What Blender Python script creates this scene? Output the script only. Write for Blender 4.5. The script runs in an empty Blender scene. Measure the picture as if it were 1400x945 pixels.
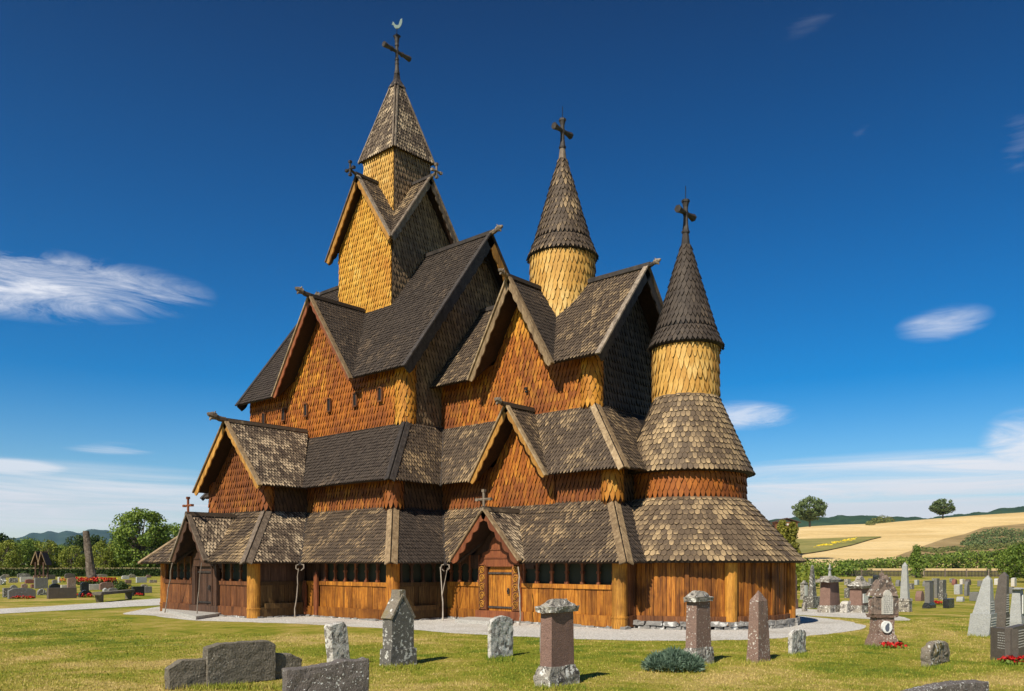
import bpy, bmesh, math, random
from mathutils import Vector, noise
random.seed(7)
R = math.radians
V = Vector
sc = bpy.context.scene
COL = sc.collection

# ------------------------------------------------------------------ camera
F = 1141.694; PX0 = 700.0; YH = 771.08; EYE = 1.7
TH = R(41.648); CT, ST = math.cos(TH), math.sin(TH)
cd = bpy.data.cameras.new('camera'); cam = bpy.data.objects.new('camera', cd); COL.objects.link(cam)
cam.location = (0, 0, EYE); cam.rotation_euler = (R(90), 0, TH)
cd.sensor_width = 36; cd.lens = F/1400*36; cd.shift_y = (YH-472.5)/1400
cd.clip_start = .1; cd.clip_end = 30000
sc.camera = cam

# ------------------------------------------------------------------ light and sky
SUN_EL, SUN_AZ = R(43), R(168)
SD = V((math.sin(SUN_AZ)*math.cos(SUN_EL), math.cos(SUN_AZ)*math.cos(SUN_EL), math.sin(SUN_EL)))
ld = bpy.data.lights.new('sun', 'SUN'); ld.energy = 5.0; ld.angle = R(.5); ld.color = (1, .93, .80)
lo = bpy.data.objects.new('sun', ld); COL.objects.link(lo); lo.rotation_euler = SD.to_track_quat('Z', 'Y').to_euler()
lo.location = (0, -20, 40)
sc.view_settings.view_transform = 'Standard'; sc.view_settings.look = 'None'
sc.view_settings.gamma = 1; sc.view_settings.use_curve_mapping = False
sc.view_settings.exposure = .3
try: sc.cycles.use_denoising = True
except Exception: pass
sc.cycles.max_bounces = 6; sc.cycles.diffuse_bounces = 2; sc.cycles.glossy_bounces = 2
sc.cycles.transparent_max_bounces = 6; sc.cycles.caustics_reflective = False; sc.cycles.caustics_refractive = False

W = bpy.data.worlds.new('World'); sc.world = W; W.use_nodes = True
def azel(px, py):
    a = (px-PX0)/F; d = V((a*CT-ST, a*ST+CT, (YH-py)/F)).normalized()
    return math.atan2(d.x, d.y), math.asin(d.z)
def world_nodes():
    nt = W.node_tree; N = nt.nodes; L = nt.links
    bg = N['Background']; bg.inputs['Strength'].default_value = .075
    sky = N.new('ShaderNodeTexSky'); sky.sky_type = 'NISHITA'; sky.sun_disc = False
    sky.sun_elevation = SUN_EL; sky.sun_rotation = SUN_AZ
    sky.air_density = 1.0; sky.dust_density = .25; sky.ozone_density = 3.0; sky.altitude = 300
    tc = N.new('ShaderNodeTexCoord'); sep = N.new('ShaderNodeSeparateXYZ'); L.new(tc.outputs['Generated'], sep.inputs[0])
    def M(op, a, b=None, c=None, clamp=False):
        n = N.new('ShaderNodeMath'); n.operation = op; n.use_clamp = clamp
        for i, x in enumerate((a, b, c)):
            if x is None: continue
            if isinstance(x, (int, float)): n.inputs[i].default_value = x
            else: L.new(x, n.inputs[i])
        return n.outputs[0]
    az = M('ARCTAN2', sep.outputs[0], sep.outputs[1]); el = M('ARCSINE', sep.outputs[2])
    comb = N.new('ShaderNodeCombineXYZ'); L.new(az, comb.inputs[0]); L.new(el, comb.inputs[1])
    def nz(sx, sy, detail, off, rot=0, rough=.6, dist=.4):
        mp = N.new('ShaderNodeMapping'); mp.inputs['Scale'].default_value = (sx, sy, 1)
        mp.inputs['Location'].default_value = (off, off*1.7, off); mp.inputs['Rotation'].default_value = (0, 0, rot)
        L.new(comb.outputs[0], mp.inputs[0])
        t = N.new('ShaderNodeTexNoise'); t.inputs['Scale'].default_value = 1; t.inputs['Detail'].default_value = detail
        t.inputs['Roughness'].default_value = rough; t.inputs['Distortion'].default_value = dist
        L.new(mp.outputs[0], t.inputs['Vector']); return t.outputs['Fac']
    n1 = nz(7, 38, 10, 3.1, R(-14), .68, 1.1); n2 = nz(2.6, 46, 10, 8.3, R(-1.5), .66, 1.0)
    total = None
    def ell(px, py, wx, wy, tilt, src, lo_, hi_, gain):
        nonlocal total
        a0, e0 = azel(px, py); a1, _ = azel(px+wx, py); _, e1 = azel(px, py-wy)
        ra, re = abs(a1-a0), abs(e1-e0)
        da = M('DIVIDE', M('SUBTRACT', az, a0), ra)
        de = M('DIVIDE', M('SUBTRACT', M('SUBTRACT', el, e0), M('MULTIPLY', M('SUBTRACT', az, a0), tilt)), re)
        d = M('SQRT', M('ADD', M('MULTIPLY', da, da), M('MULTIPLY', de, de)))
        m = M('SUBTRACT', 1.0, d)
        k = M('ADD', M('MULTIPLY', m, .34), M('MULTIPLY', M('SUBTRACT', src, .5), 1.5))
        k = M('DIVIDE', M('SUBTRACT', k, lo_), hi_-lo_, clamp=True)
        k = M('MULTIPLY', M('MULTIPLY', k, M('MULTIPLY', m, 2.6, clamp=True)), gain)
        total = k if total is None else M('MAXIMUM', total, k)
    ell(50, 390, 250, 54, .05, n1, -.04, .50, .82)
    ell(60, 690, 420, 66, 0, n2, -.22, .34, .92)
    ell(10, 640, 110, 16, 0, n2, -.22, .2, .8)
    ell(150, 613, 70, 10, 0, n2, .0, .4, .45)
    ell(1240, 660, 470, 46, 0, n2, -.20, .30, .95)
    ell(1180, 700, 560, 30, 0, n2, -.30, .20, .9)
    ell(1290, 442, 74, 27, .05, n1, .0, .6, .55)
    ell(1400, 604, 70, 50, 0, n1, -.16, .34, .85)
    ell(1015, 568, 80, 22, -.04, n1, -.10, .35, .65)
    ell(1110, 28, 46, 22, .2, n1, .14, 1.2, .12)
    ell(1400, 190, 40, 55, 0, n1, .12, .9, .22)
    ell(1177, 180, 22, 12, .3, n1, .1, .9, .14)
    hs = N.new('ShaderNodeHueSaturation'); hs.inputs['Value'].default_value = 1.5
    hs.inputs['Hue'].default_value = .503
    L.new(sky.outputs[0], hs.inputs['Color'])
    # clear northern air: the zenith side is deeper than the horizon
    ms = N.new('ShaderNodeMapRange'); ms.inputs[1].default_value = 0; ms.inputs[2].default_value = .40; ms.inputs[3].default_value = 1.35; ms.inputs[4].default_value = 1.9; L.new(el, ms.inputs[0]); L.new(ms.outputs[0], hs.inputs['Saturation'])
    mr = N.new('ShaderNodeMapRange'); mr.inputs[1].default_value = 0; mr.inputs[2].default_value = .62
    mr.inputs[3].default_value = 1.0; mr.inputs[4].default_value = .27; L.new(el, mr.inputs[0])
    mul = N.new('ShaderNodeMix'); mul.data_type = 'RGBA'; mul.blend_type = 'MULTIPLY'; mul.inputs[0].default_value = 1
    cg = N.new('ShaderNodeCombineColor'); 
    L.new(M('POWER', mr.outputs[0], 1.9), cg.inputs[0]); L.new(M('POWER', mr.outputs[0], 1.01), cg.inputs[1]); L.new(M('POWER', mr.outputs[0], .84), cg.inputs[2])
    L.new(hs.outputs[0], mul.inputs[6]); L.new(cg.outputs[0], mul.inputs[7])
    mx = N.new('ShaderNodeMix'); mx.data_type = 'RGBA'; L.new(total, mx.inputs[0])
    L.new(mul.outputs[2], mx.inputs[6]); mx.inputs[7].default_value = (11.2, 11.2, 11.6, 1)
    L.new(mx.outputs[2], bg.inputs['Color'])
world_nodes()

# ------------------------------------------------------------------ pixel helpers (design-time survey of the photograph)
def ray(px):
    a = (px-PX0)/F
    return V((a*CT-ST, a*ST+CT, 0))
def gp(px, py, z=0.0):               # ground point seen at a pixel
    t = (EYE-z)*F/(py-YH); d = ray(px)*t
    return V((d.x, d.y, z))
def at(px, t, z=0.0):                # point at a depth
    d = ray(px)*t
    return V((d.x, d.y, z))
def zat(py, t): return EYE+(YH-py)*t/F

# ------------------------------------------------------------------ mesh builder
class MB:
    def __init__(s): s.v = []; s.f = []; s.m = []; s.r = []; s.t = {}
    def add(s, vs, fs, m=0, r=None):
        b = len(s.v); s.v.extend(vs)
        if r is None: r = random.random()
        for f in fs:
            s.f.append(tuple(b+i for i in f)); s.m.append(m); s.r.append(r)
    def poly(s, pts, m=0, r=None): s.add([tuple(p) for p in pts], [tuple(range(len(pts)))], m, r)
    def slab(s, pts, n, th, m=0, r=None, m_back=None):     # polygon with thickness, n = outward normal
        k = len(pts); n = V(n).normalized()
        area = V((0, 0, 0))
        for i in range(1, k-1): area += (pts[i]-pts[0]).cross(pts[i+1]-pts[0])
        if area.dot(n) < 0: pts = pts[::-1]
        A = [tuple(p) for p in pts]; B = [tuple(p-n*th) for p in pts]
        fs = [tuple(range(k))]
        if r is None: r = random.random()
        s.add(A+B, fs, m, r)
        mb = m if m_back is None else m_back
        b = len(s.v)-2*k
        s.f.append(tuple(b+k+i for i in reversed(range(k)))); s.m.append(mb); s.r.append(r)
        for i in range(k):
            j = (i+1) % k
            s.f.append((b+j, b+i, b+k+i, b+k+j)); s.m.append(mb); s.r.append(r)
    def box(s, c, d, rz=0, m=0, r=None, taper=1.0):
        x, y, z = d[0]/2, d[1]/2, d[2]/2; vs = []
        for k, zz in enumerate((-z, z)):
            q = 1 if k == 0 else taper
            for xx, yy in ((-x, -y), (x, -y), (x, y), (-x, y)):
                p = V((xx*q, yy*q, 0)); 
                if rz: p = V((p.x*math.cos(rz)-p.y*math.sin(rz), p.x*math.sin(rz)+p.y*math.cos(rz), 0))
                vs.append((c[0]+p.x, c[1]+p.y, c[2]+zz))
        s.add(vs, [(3, 2, 1, 0), (4, 5, 6, 7), (0, 1, 5, 4), (1, 2, 6, 5), (2, 3, 7, 6), (3, 0, 4, 7)], m, r)
    def beam(s, P, Q, w, h, up=(0, 0, 1), m=0, r=None, w2=None, h2=None):
        P, Q = V(P), V(Q); d = (Q-P).normalized(); sd = d.cross(V(up)).normalized(); u = sd.cross(d)
        w2 = w if w2 is None else w2; h2 = h if h2 is None else h2
        vs = []
        for p, a, b in ((P, w/2, h/2), (Q, w2/2, h2/2)):
            for i, j in ((-1, -1), (1, -1), (1, 1), (-1, 1)): vs.append(tuple(p+sd*a*i+u*b*j))
        s.add(vs, [(0, 1, 2, 3), (7, 6, 5, 4), (4, 5, 1, 0), (5, 6, 2, 1), (6, 7, 3, 2), (7, 4, 0, 3)], m, r)
    def tube(s, pts, rad, n=8, m=0, r=None, cap=True):
        pts = [V(p) for p in pts]; vs = []; prev = None
        if isinstance(rad, (int, float)): rad = [rad]*len(pts)
        for i, p in enumerate(pts):
            d = (pts[min(i+1, len(pts)-1)]-pts[max(i-1, 0)]).normalized()
            a = V((0, 0, 1)) if abs(d.z) < .95 else V((1, 0, 0))
            if prev is None: e1 = d.cross(a).normalized()
            else: e1 = (prev-d*prev.dot(d)).normalized()
            prev = e1; e2 = d.cross(e1)
            for k in range(n):
                t = 2*math.pi*k/n; vs.append(tuple(p+(e1*math.cos(t)+e2*math.sin(t))*rad[i]))
        fs = []
        for i in range(len(pts)-1):
            for k in range(n):
                k2 = (k+1) % n; fs.append((i*n+k, i*n+k2, (i+1)*n+k2, (i+1)*n+k))
        if cap: fs.append(tuple(reversed(range(n)))); fs.append(tuple((len(pts)-1)*n+k for k in range(n)))
        s.add(vs, fs, m, r)
    def lathe(s, c, prof, n=24, m=0, r=None, a0=0, a1=2*math.pi, sq=False):
        full = abs(a1-a0-2*math.pi) < 1e-6; k = n if full else n+1; vs = []
        for rr, z in prof:
            for i in range(k):
                t = a0+(a1-a0)*i/n; vs.append((c[0]+rr*math.cos(t), c[1]+rr*math.sin(t), c[2]+z))
        fs = []
        for j in range(len(prof)-1):
            for i in range(n):
                i2 = (i+1) % k; fs.append((j*k+i, j*k+i2, (j+1)*k+i2, (j+1)*k+i))
        if full: fs.append(tuple(reversed(range(k)))); fs.append(tuple((len(prof)-1)*k+i for i in range(k)))
        s.add(vs, fs, m, r)
    def build(s, name, parent=None, mats=(), origin=None, smooth=False, **props):
        me = bpy.data.meshes.new(name)
        if origin is None: origin = WORLD.get(parent.name, V((0, 0, 0))) if parent else V((0, 0, 0))
        o0 = V(origin)
        me.from_pydata([(p[0]-o0.x, p[1]-o0.y, p[2]-o0.z) for p in s.v], [], s.f)
        for m in mats: me.materials.append(m)
        me.polygons.foreach_set('material_index', s.m)
        at_ = me.attributes.new('rnd', 'FLOAT', 'FACE'); at_.data.foreach_set('value', s.r)
        if s.t:
            ta = me.attributes.new('tip', 'FLOAT', 'POINT'); arr = [.35]*len(s.v)
            for i_, q_ in s.t.items(): arr[i_] = q_
            ta.data.foreach_set('value', arr)
        if smooth: me.polygons.foreach_set('use_smooth', [True]*len(s.f))
        me.update()
        o = bpy.data.objects.new(name, me); COL.objects.link(o)
        if parent: o.parent = parent; o.location = o0-WORLD.get(parent.name, V((0, 0, 0))); WORLD[o.name] = o0
        else: o.location = o0; WORLD[o.name] = o0
        for k, v in props.items(): o[k] = v
        return o
WORLD = {}
def empty(name, loc, label, cat, group=None):
    o = bpy.data.objects.new(name, None); COL.objects.link(o); o.location = loc; o.empty_display_size = .3
    WORLD[o.name] = V(loc); o['label'] = label; o['category'] = cat
    if group: o['group'] = group
    return o
def tag(o, label, cat, group=None, kind=None):
    if label: o['label'] = label; o['category'] = cat
    if group: o['group'] = group
    if kind: o['kind'] = kind
    return o

def rough(mb, jit, seed, cuts=2, zmin=-1, m=None):
    """subdivide and roughen everything gathered so far"""
    bm = bmesh.new(); vs = [bm.verts.new(v) for v in mb.v]; fs = []
    for f, mi in zip(mb.f, mb.m):
        try: q = bm.faces.new([vs[i] for i in f]); q.material_index = mi
        except ValueError: pass
    bmesh.ops.bevel(bm, geom=[e for e in bm.edges if e.is_manifold and e.calc_face_angle(0) > .5], offset=.012, segments=1, affect='EDGES')
    bmesh.ops.subdivide_edges(bm, edges=bm.edges[:], cuts=cuts, use_grid_fill=True)
    for v in bm.verts: 
        q = V(v.co)*8+V((seed, seed, 0)); v.co += noise.noise_vector(q)*jit+noise.noise_vector(q*2.7)*jit*.5
    out = MB(); idx = {v: i for i, v in enumerate(bm.verts)}
    out.v = [tuple(v.co) for v in bm.verts]
    for f in bm.faces: out.f.append(tuple(idx[v] for v in f.verts)); out.m.append(f.material_index); out.r.append(.5)
    bm.free(); return out


# ------------------------------------------------------------------ materials
def mat(name, build, rough=.8, spec=.3):
    m = bpy.data.materials.new(name); m.use_nodes = True; nt = m.node_tree
    b = nt.nodes['Principled BSDF']; b.inputs['Roughness'].default_value = rough
    b.inputs['Specular IOR Level'].default_value = spec
    build(nt, b); return m
def nn(nt, t, **kw):
    n = nt.nodes.new(t)
    for k, v in kw.items():
        if k in n.inputs: n.inputs[k].default_value = v
        else: setattr(n, k, v)
    return n
def coords(nt, scale=(1, 1, 1), world=True):
    if world:
        g = nt.nodes.new('ShaderNodeNewGeometry'); src = g.outputs['Position']
    else:
        g = nt.nodes.new('ShaderNodeTexCoord'); src = g.outputs['Object']
    mp = nt.nodes.new('ShaderNodeMapping'); mp.inputs['Scale'].default_value = scale
    nt.links.new(src, mp.inputs[0]); return mp.outputs[0]
def noise_(nt, vec, scale, detail=4, rough=.55, dist=0):
    n = nn(nt, 'ShaderNodeTexNoise', Scale=scale, Detail=detail, Roughness=rough, Distortion=dist)
    nt.links.new(vec, n.inputs['Vector']); return n.outputs['Fac']
def ramp(nt, fac, stops):
    r = nt.nodes.new('ShaderNodeValToRGB'); e = r.color_ramp.elements
    while len(e) < len(stops): e.new(.5)
    for el_, (p, c) in zip(e, stops): el_.position = p; el_.color = (*c, 1) if len(c) == 3 else c
    nt.links.new(fac, r.inputs[0]); return r.outputs[0]
def mixc(nt, f, a, b, mode='MIX'):
    n = nt.nodes.new('ShaderNodeMix'); n.data_type = 'RGBA'; n.blend_type = mode
    for i, x in ((0, f), (6, a), (7, b)):
        if isinstance(x, (int, float)): n.inputs[i].default_value = x
        elif isinstance(x, tuple): n.inputs[i].default_value = (*x, 1)
        else: nt.links.new(x, n.inputs[i])
    return n.outputs[2]
def attr(nt, name='rnd'):
    a = nt.nodes.new('ShaderNodeAttribute'); a.attribute_name = name; return a.outputs['Fac']
def math_(nt, op, a, b, clamp=False):
    n = nt.nodes.new('ShaderNodeMath'); n.operation = op; n.use_clamp = clamp
    for i, x in ((0, a), (1, b)):
        if isinstance(x, (int, float)): n.inputs[i].default_value = x
        else: nt.links.new(x, n.inputs[i])
    return n.outputs[0]
def bump(nt, b, h, strength=.3, dist=.02):
    n = nn(nt, 'ShaderNodeBump', Strength=strength, Distance=dist); nt.links.new(h, n.inputs['Height']); nt.links.new(n.outputs[0], b.inputs['Normal'])

def shingle_mat(name, dark, mid, light, worn, worn_lo, worn_hi, nscale=.55, rough=.7, grain=(14, 14, 2.5), stain=None, sfac=.5, tipk=.12):
    if 'roof' in name: dark, mid, light, worn = [(c[0]*1.03*q, c[1]*.95*q, c[2]*.85*q) for c, q in ((dark, 1), (mid, .95), (light, .92), (worn, .86))]
    def bld(nt, b):
        r0 = attr(nt); P = coords(nt); r = math_(nt, 'MAXIMUM', r0, 0.0)
        edge = math_(nt, 'LESS_THAN', r0, -.5)
        r = math_(nt, 'ADD', math_(nt, 'MULTIPLY', r, .62), .16)
        base = ramp(nt, r, [(0, dark), (.45, mid), (1, light)])
        n = noise_(nt, P, nscale, 5, .6, .3)
        k = math_(nt, 'ADD', n, math_(nt, 'MULTIPLY', math_(nt, 'SUBTRACT', r, .5), .34)); tp = attr(nt, 'tip')
        k = math_(nt, 'ADD', k, math_(nt, 'MULTIPLY', math_(nt, 'SUBTRACT', tp, .5), tipk))
        msk = ramp(nt, k, [(worn_lo, (0, 0, 0)), (worn_hi, (1, 1, 1))])
        c = mixc(nt, msk, base, worn)
        if stain:
            n2 = noise_(nt, coords(nt, (1, 1, .55)), .8, 4, .6, .5)
            c = mixc(nt, ramp(nt, n2, [(.45, (0, 0, 0)), (.68, (sfac, sfac, sfac))]), c, stain)
        g = noise_(nt, coords(nt, grain), 2.2, 3)
        c = mixc(nt, .55, c, ramp(nt, g, [(.3, (.55, .55, .55)), (.7, (1.25, 1.25, 1.25))]), 'MULTIPLY')
        c = mixc(nt, math_(nt, 'MULTIPLY', edge, .9), c, tuple(x*.16 for x in dark))  # tar-dark end grain and gaps, deepened to paint in row shadow lines
        nt.links.new(c, b.inputs['Base Color']); bump(nt, b, g, .25, .01)
    return mat(name, bld, rough)
S_GOLD = shingle_mat('tarred_gold_shingle', (.40, .17, .02), (.58, .29, .035), (.68, .38, .06), (.68, .44, .11), .54, .78, .9, stain=(.44, .15, .02), sfac=.5, tipk=.34)
S_PALE = shingle_mat('bleached_gold_shingle', (.44, .22, .045), (.58, .32, .07), (.68, .41, .11), (.72, .48, .17), .5, .78, .9, stain=(.46, .20, .035), sfac=.4, tipk=.34)
S_ORANGE = shingle_mat('tarred_orange_shingle', (.20, .055, .009), (.34, .100, .012), (.46, .155, .018), (.62, .27, .03), .50, .72, .4, stain=(.15, .042, .012), sfac=.85, tipk=.24)
S_RED = shingle_mat('tarred_red_brown_shingle', (.14, .040, .012), (.22, .066, .015), (.31, .105, .018), (.44, .18, .028), .52, .78, .6, stain=(.10, .034, .012), sfac=.7, tipk=.24)
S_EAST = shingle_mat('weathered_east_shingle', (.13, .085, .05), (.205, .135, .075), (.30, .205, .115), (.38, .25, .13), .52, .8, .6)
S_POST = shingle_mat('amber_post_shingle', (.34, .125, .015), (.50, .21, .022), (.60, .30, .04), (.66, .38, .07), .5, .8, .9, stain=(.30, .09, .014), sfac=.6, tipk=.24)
S_SHADE = shingle_mat('painted_shade_shingle', (.055, .030, .017), (.09, .047, .024), (.14, .075, .035), (.20, .10, .04), .56, .85, .5)  # east aisle walls: deeper shade put into the shingle colour
S_DARK = shingle_mat('dark_grey_brown_shingle', (.05, .04, .036), (.078, .064, .055), (.115, .094, .078), (.18, .14, .10), .58, .85, .5)  # dark grey-brown tone of the chancel east wall
R_DARK = shingle_mat('tarred_dark_roof', (.042, .033, .028), (.062, .050, .042), (.088, .072, .06), (.22, .165, .115), .56, .84, .55, grain=(8, 8, 8), tipk=.34)
R_MID = shingle_mat('worn_brown_roof', (.060, .044, .033), (.092, .070, .052), (.135, .103, .076), (.54, .40, .23), .46, .74, .75, grain=(8, 8, 8), tipk=.34)
R_PALE = shingle_mat('bleached_roof', (.066, .050, .040), (.12, .092, .070), (.21, .163, .12), (.66, .54, .38), .42, .66, 1.6, grain=(8, 8, 8), tipk=.34)
R_APSE = shingle_mat('tan_apse_roof', (.085, .062, .043), (.135, .100, .068), (.20, .15, .10), (.56, .42, .24), .40, .70, .8, grain=(8, 8, 8), tipk=.42)

def wood(name, a, b_, c_, rough=.65, sc_=(1, 1, 1), grain=None, knots=.4):
    def bld(nt, b):
        r = attr(nt)
        n = noise_(nt, coords(nt, grain or (18, 18, 1.2)), 1.6, 5, .6, .8)
        c = ramp(nt, n, [(.3, a), (.5, b_), (.72, c_)])
        c = mixc(nt, .75, c, ramp(nt, r, [(0, (.45, .42, .40)), (.5, (.9, .9, .9)), (1, (1.25, 1.3, 1.35))]), 'MULTIPLY')
        n2 = noise_(nt, coords(nt), 1.3, 4, .6)
        c = mixc(nt, ramp(nt, n2, [(.5, (0, 0, 0)), (.75, (knots, knots, knots))]), c, tuple(x*.45 for x in a))
        nr_ = noise_(nt, coords(nt, (5, 5, .7)), 1.0, 5, .65, .4)
        c = mixc(nt, ramp(nt, nr_, [(.50, (0, 0, 0)), (.66, (.62, .62, .62))]), c, tuple(x*.42 for x in a))
        nt.links.new(c, b.inputs['Base Color']); bump(nt, b, n, .5, .01)
    return mat(name, bld, rough)
W_PLANK = wood('tarred_plank', (.16, .043, .008), (.42, .150, .016), (.62, .265, .034), knots=.9)
W_APSE = wood('dark_streaked_plank', (.11, .030, .008), (.33, .110, .014), (.56, .225, .03), knots=.95)
W_TAN = wood('tan_verge_board', (.20, .13, .068), (.35, .24, .13), (.50, .37, .215), grain=(9, 9, 3))
W_BROWN = wood('brown_plank', (.10, .035, .014), (.19, .068, .022), (.31, .125, .036), knots=.6)
W_GOLD = wood('golden_post', (.22, .085, .014), (.47, .20, .026), (.62, .31, .05), knots=.7, grain=(26, 26, 1.6))
W_SHADE = wood('painted_shade_plank', (.055, .028, .01), (.11, .06, .019), (.18, .105, .034))  # east ambulatory returns: boards darkened, their shade is in the colour
W_DOOR = wood('dark_door_board', (.05, .025, .016), (.085, .042, .024), (.13, .07, .04))
W_RED = wood('red_brown_board', (.16, .045, .02), (.24, .075, .028), (.33, .12, .04))
W_DARK = wood('tarred_dark_board', (.03, .024, .02), (.05, .04, .034), (.085, .068, .055), grain=(6, 6, 6))
W_GREY = wood('silvered_board', (.12, .088, .062), (.23, .175, .125), (.37, .29, .21), grain=(9, 9, 3))
W_EDGE = wood('golden_barge_board', (.26, .11, .022), (.44, .21, .04), (.56, .30, .08), grain=(9, 9, 3))
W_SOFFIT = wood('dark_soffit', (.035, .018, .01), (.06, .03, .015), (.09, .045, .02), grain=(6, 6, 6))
W_POLE = wood('bleached_branch', (.22, .17, .13), (.38, .31, .24), (.52, .45, .36), grain=(20, 20, 3))

def stone(name, a, b_, lich=(.62, .60, .54), lo_=.60, hi_=.66, lscale=9, grit=60, dark=None, rough=.9, moss=None):
    def bld(nt, b):
        P = coords(nt, world=False); r = attr(nt)
        n = noise_(nt, P, 5, 6, .65); g = noise_(nt, P, grit, 3)
        c = mixc(nt, n, a, b_); c = mixc(nt, .6, c, ramp(nt, g, [(.35, (.55, .55, .55)), (.65, (1.4, 1.4, 1.4))]), 'MULTIPLY')
        if dark:
            nd = noise_(nt, P, 7, 5, .7, .6); c = mixc(nt, ramp(nt, nd, [(.5, (0, 0, 0)), (.56, (.9, .9, .9))]), c, dark)
        if moss:
            nm = noise_(nt, P, 2.5, 4, .6); c = mixc(nt, ramp(nt, nm, [(.5, (0, 0, 0)), (.65, (.8, .8, .8))]), c, moss)
        if lich:
            nl = noise_(nt, P, lscale, 3, .55, .2); nl2 = noise_(nt, P, 2.0, 2)
            k = math_(nt, 'ADD', nl, math_(nt, 'MULTIPLY', math_(nt, 'SUBTRACT', nl2, .5), .35))
            c = mixc(nt, ramp(nt, k, [(lo_, (0, 0, 0)), (hi_, (1, 1, 1))]), c, lich)
        nt.links.new(c, b.inputs['Base Color']); bump(nt, b, math_(nt, 'ADD', n, math_(nt, 'MULTIPLY', g, .7)), .9, .025)
    return mat(name, bld, rough)
ST_DARK = stone('dark_lichen_stone', (.085, .078, .068), (.19, .175, .15), (.58, .56, .50), .55, .62, 16)
ST_ROUGH = stone('rough_dark_stone', (.085, .07, .05), (.22, .19, .145), (.34, .31, .25), .64, .74, 30, 36)
ST_SPECK = stone('dark_stone_white_specks', (.09, .075, .068), (.19, .165, .145), (.60, .60, .56), .64, .68, 34, 60)
ST_WHITE = stone('pale_lichen_stone', (.46, .43, .38), (.66, .62, .55), (.72, .70, .64), .6, .66, 9, dark=(.16, .14, .12))
ST_PINK = stone('pink_granite', (.17, .098, .075), (.29, .18, .14), (.60, .52, .44), .72, .78, 30, 70)
ST_PINKL = stone('pink_granite_lichen', (.19, .118, .09), (.32, .21, .16), (.64, .58, .50), .60, .64, 26, 80)
ST_CAP = stone('lichen_cap_stone', (.24, .21, .17), (.42, .38, .32), (.70, .67, .60), .56, .63, 14, dark=(.07, .06, .055))
ST_ORN = stone('weathered_rose_stone', (.15, .105, .08), (.30, .22, .17), (.62, .57, .50), .60, .66, 14, dark=(.09, .07, .06))
ST_STEP = stone('worn_step_stone', (.34, .32, .28), (.50, .47, .42), None, grit=40)
ST_GREY = stone('grey_granite', (.13, .125, .115), (.235, .225, .205), (.45, .44, .40), .66, .72, 14, 80)
ST_LIGHT = stone('light_granite', (.30, .30, .28), (.46, .46, .43), None, grit=90)
ST_BROWN = stone('brown_granite', (.08, .065, .055), (.15, .125, .10), None, grit=90, rough=.5)
ST_BLACK = stone('black_polished_stone', (.012, .013, .013), (.03, .032, .032), None, rough=.25)
ST_RED = stone('red_brown_stone', (.18, .07, .05), (.28, .12, .09), None)
ST_CREAM = stone('cream_marble', (.46, .42, .36), (.62, .58, .51), None, rough=.5)
ST_MOSS = stone('mossy_stone', (.16, .13, .10), (.28, .24, .18), (.62, .60, .54), .60, .66, 12, moss=(.22, .17, .06))
ST_FOUND = stone('foundation_stone', (.14, .13, .12), (.34, .32, .29), (.60, .58, .54), .58, .66, 5)
def flat(name, c, rough=.6, metal=0, var=.0):
    def bld(nt, b):
        b.inputs['Metallic'].default_value = metal
        r = noise_(nt, coords(nt, world=False), 30, 3)
        cc = mixc(nt, .5, c, ramp(nt, r, [(.3, (.7, .7, .7)), (.7, (1.3, 1.3, 1.3))]), 'MULTIPLY'); nt.links.new(cc, b.inputs['Base Color'])
    return mat(name, bld, rough)
M_IRON = flat('black_iron', (.03, .03, .03), .5, .6)
M_COPPER = flat('verdigris_copper', (.16, .22, .20), .6)
M_WHITE = flat('white_enamel', (.75, .74, .70), .3)
M_INK = flat('dark_ink', (.10, .11, .14), .6)
M_LETTER = flat('pale_letter', (.45, .44, .40), .6)
def glass_b(nt, b):
    b.inputs['Base Color'].default_value = (.035, .038, .026, 1); b.inputs['Roughness'].default_value = .5
    b.inputs['Specular IOR Level'].default_value = .12
GLASS = mat('old_window_glass', glass_b, .5, .12)
def pane_b(nt, b): b.inputs['Base Color'].default_value = (.012, .012, .012, 1)
VOID = mat('dark_opening', pane_b, .6)
def leafmat(name, dark, mid, light, trans=.25):
    def bld(nt, b):
        r = attr(nt); n = noise_(nt, coords(nt), .35, 3)
        k = math_(nt, 'ADD', math_(nt, 'MULTIPLY', r, .6), math_(nt, 'MULTIPLY', n, .5))
        c = ramp(nt, k, [(.15, dark), (.5, mid), (.9, light)]); nt.links.new(c, b.inputs['Base Color'])
        out = nt.nodes['Material Output']; tr = nt.nodes.new('ShaderNodeBsdfTranslucent'); nt.links.new(c, tr.inputs[0])
        ms = nt.nodes.new('ShaderNodeMixShader'); ms.inputs[0].default_value = trans
        nt.links.new(b.outputs[0], ms.inputs[1]); nt.links.new(tr.outputs[0], ms.inputs[2]); nt.links.new(ms.outputs[0], out.inputs[0])
    return mat(name, bld, .6, .25)
L_GREEN = leafmat('green_leaves', (.055, .095, .014), (.13, .20, .03), (.27, .34, .05), .3)
L_YELLOW = leafmat('yellow_green_leaves', (.09, .12, .015), (.19, .23, .03), (.34, .34, .05))
L_DARK = leafmat('dark_leaves', (.018, .035, .008), (.04, .07, .014), (.08, .12, .02))
L_FAR = leafmat('far_leaves', (.07, .11, .035), (.13, .18, .06), (.22, .27, .10), .35)
L_JUN = leafmat('juniper_needles', (.05, .09, .055), (.13, .20, .13), (.27, .36, .26))
L_SCRUB = leafmat('scrub_leaves', (.07, .09, .025), (.15, .17, .045), (.26, .26, .07))
L_DRY = leafmat('dry_leaves', (.16, .12, .05), (.32, .26, .12), (.45, .38, .20))
L_THUJA = leafmat('thuja_leaves', (.09, .10, .015), (.19, .19, .025), (.32, .28, .04))
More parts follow.
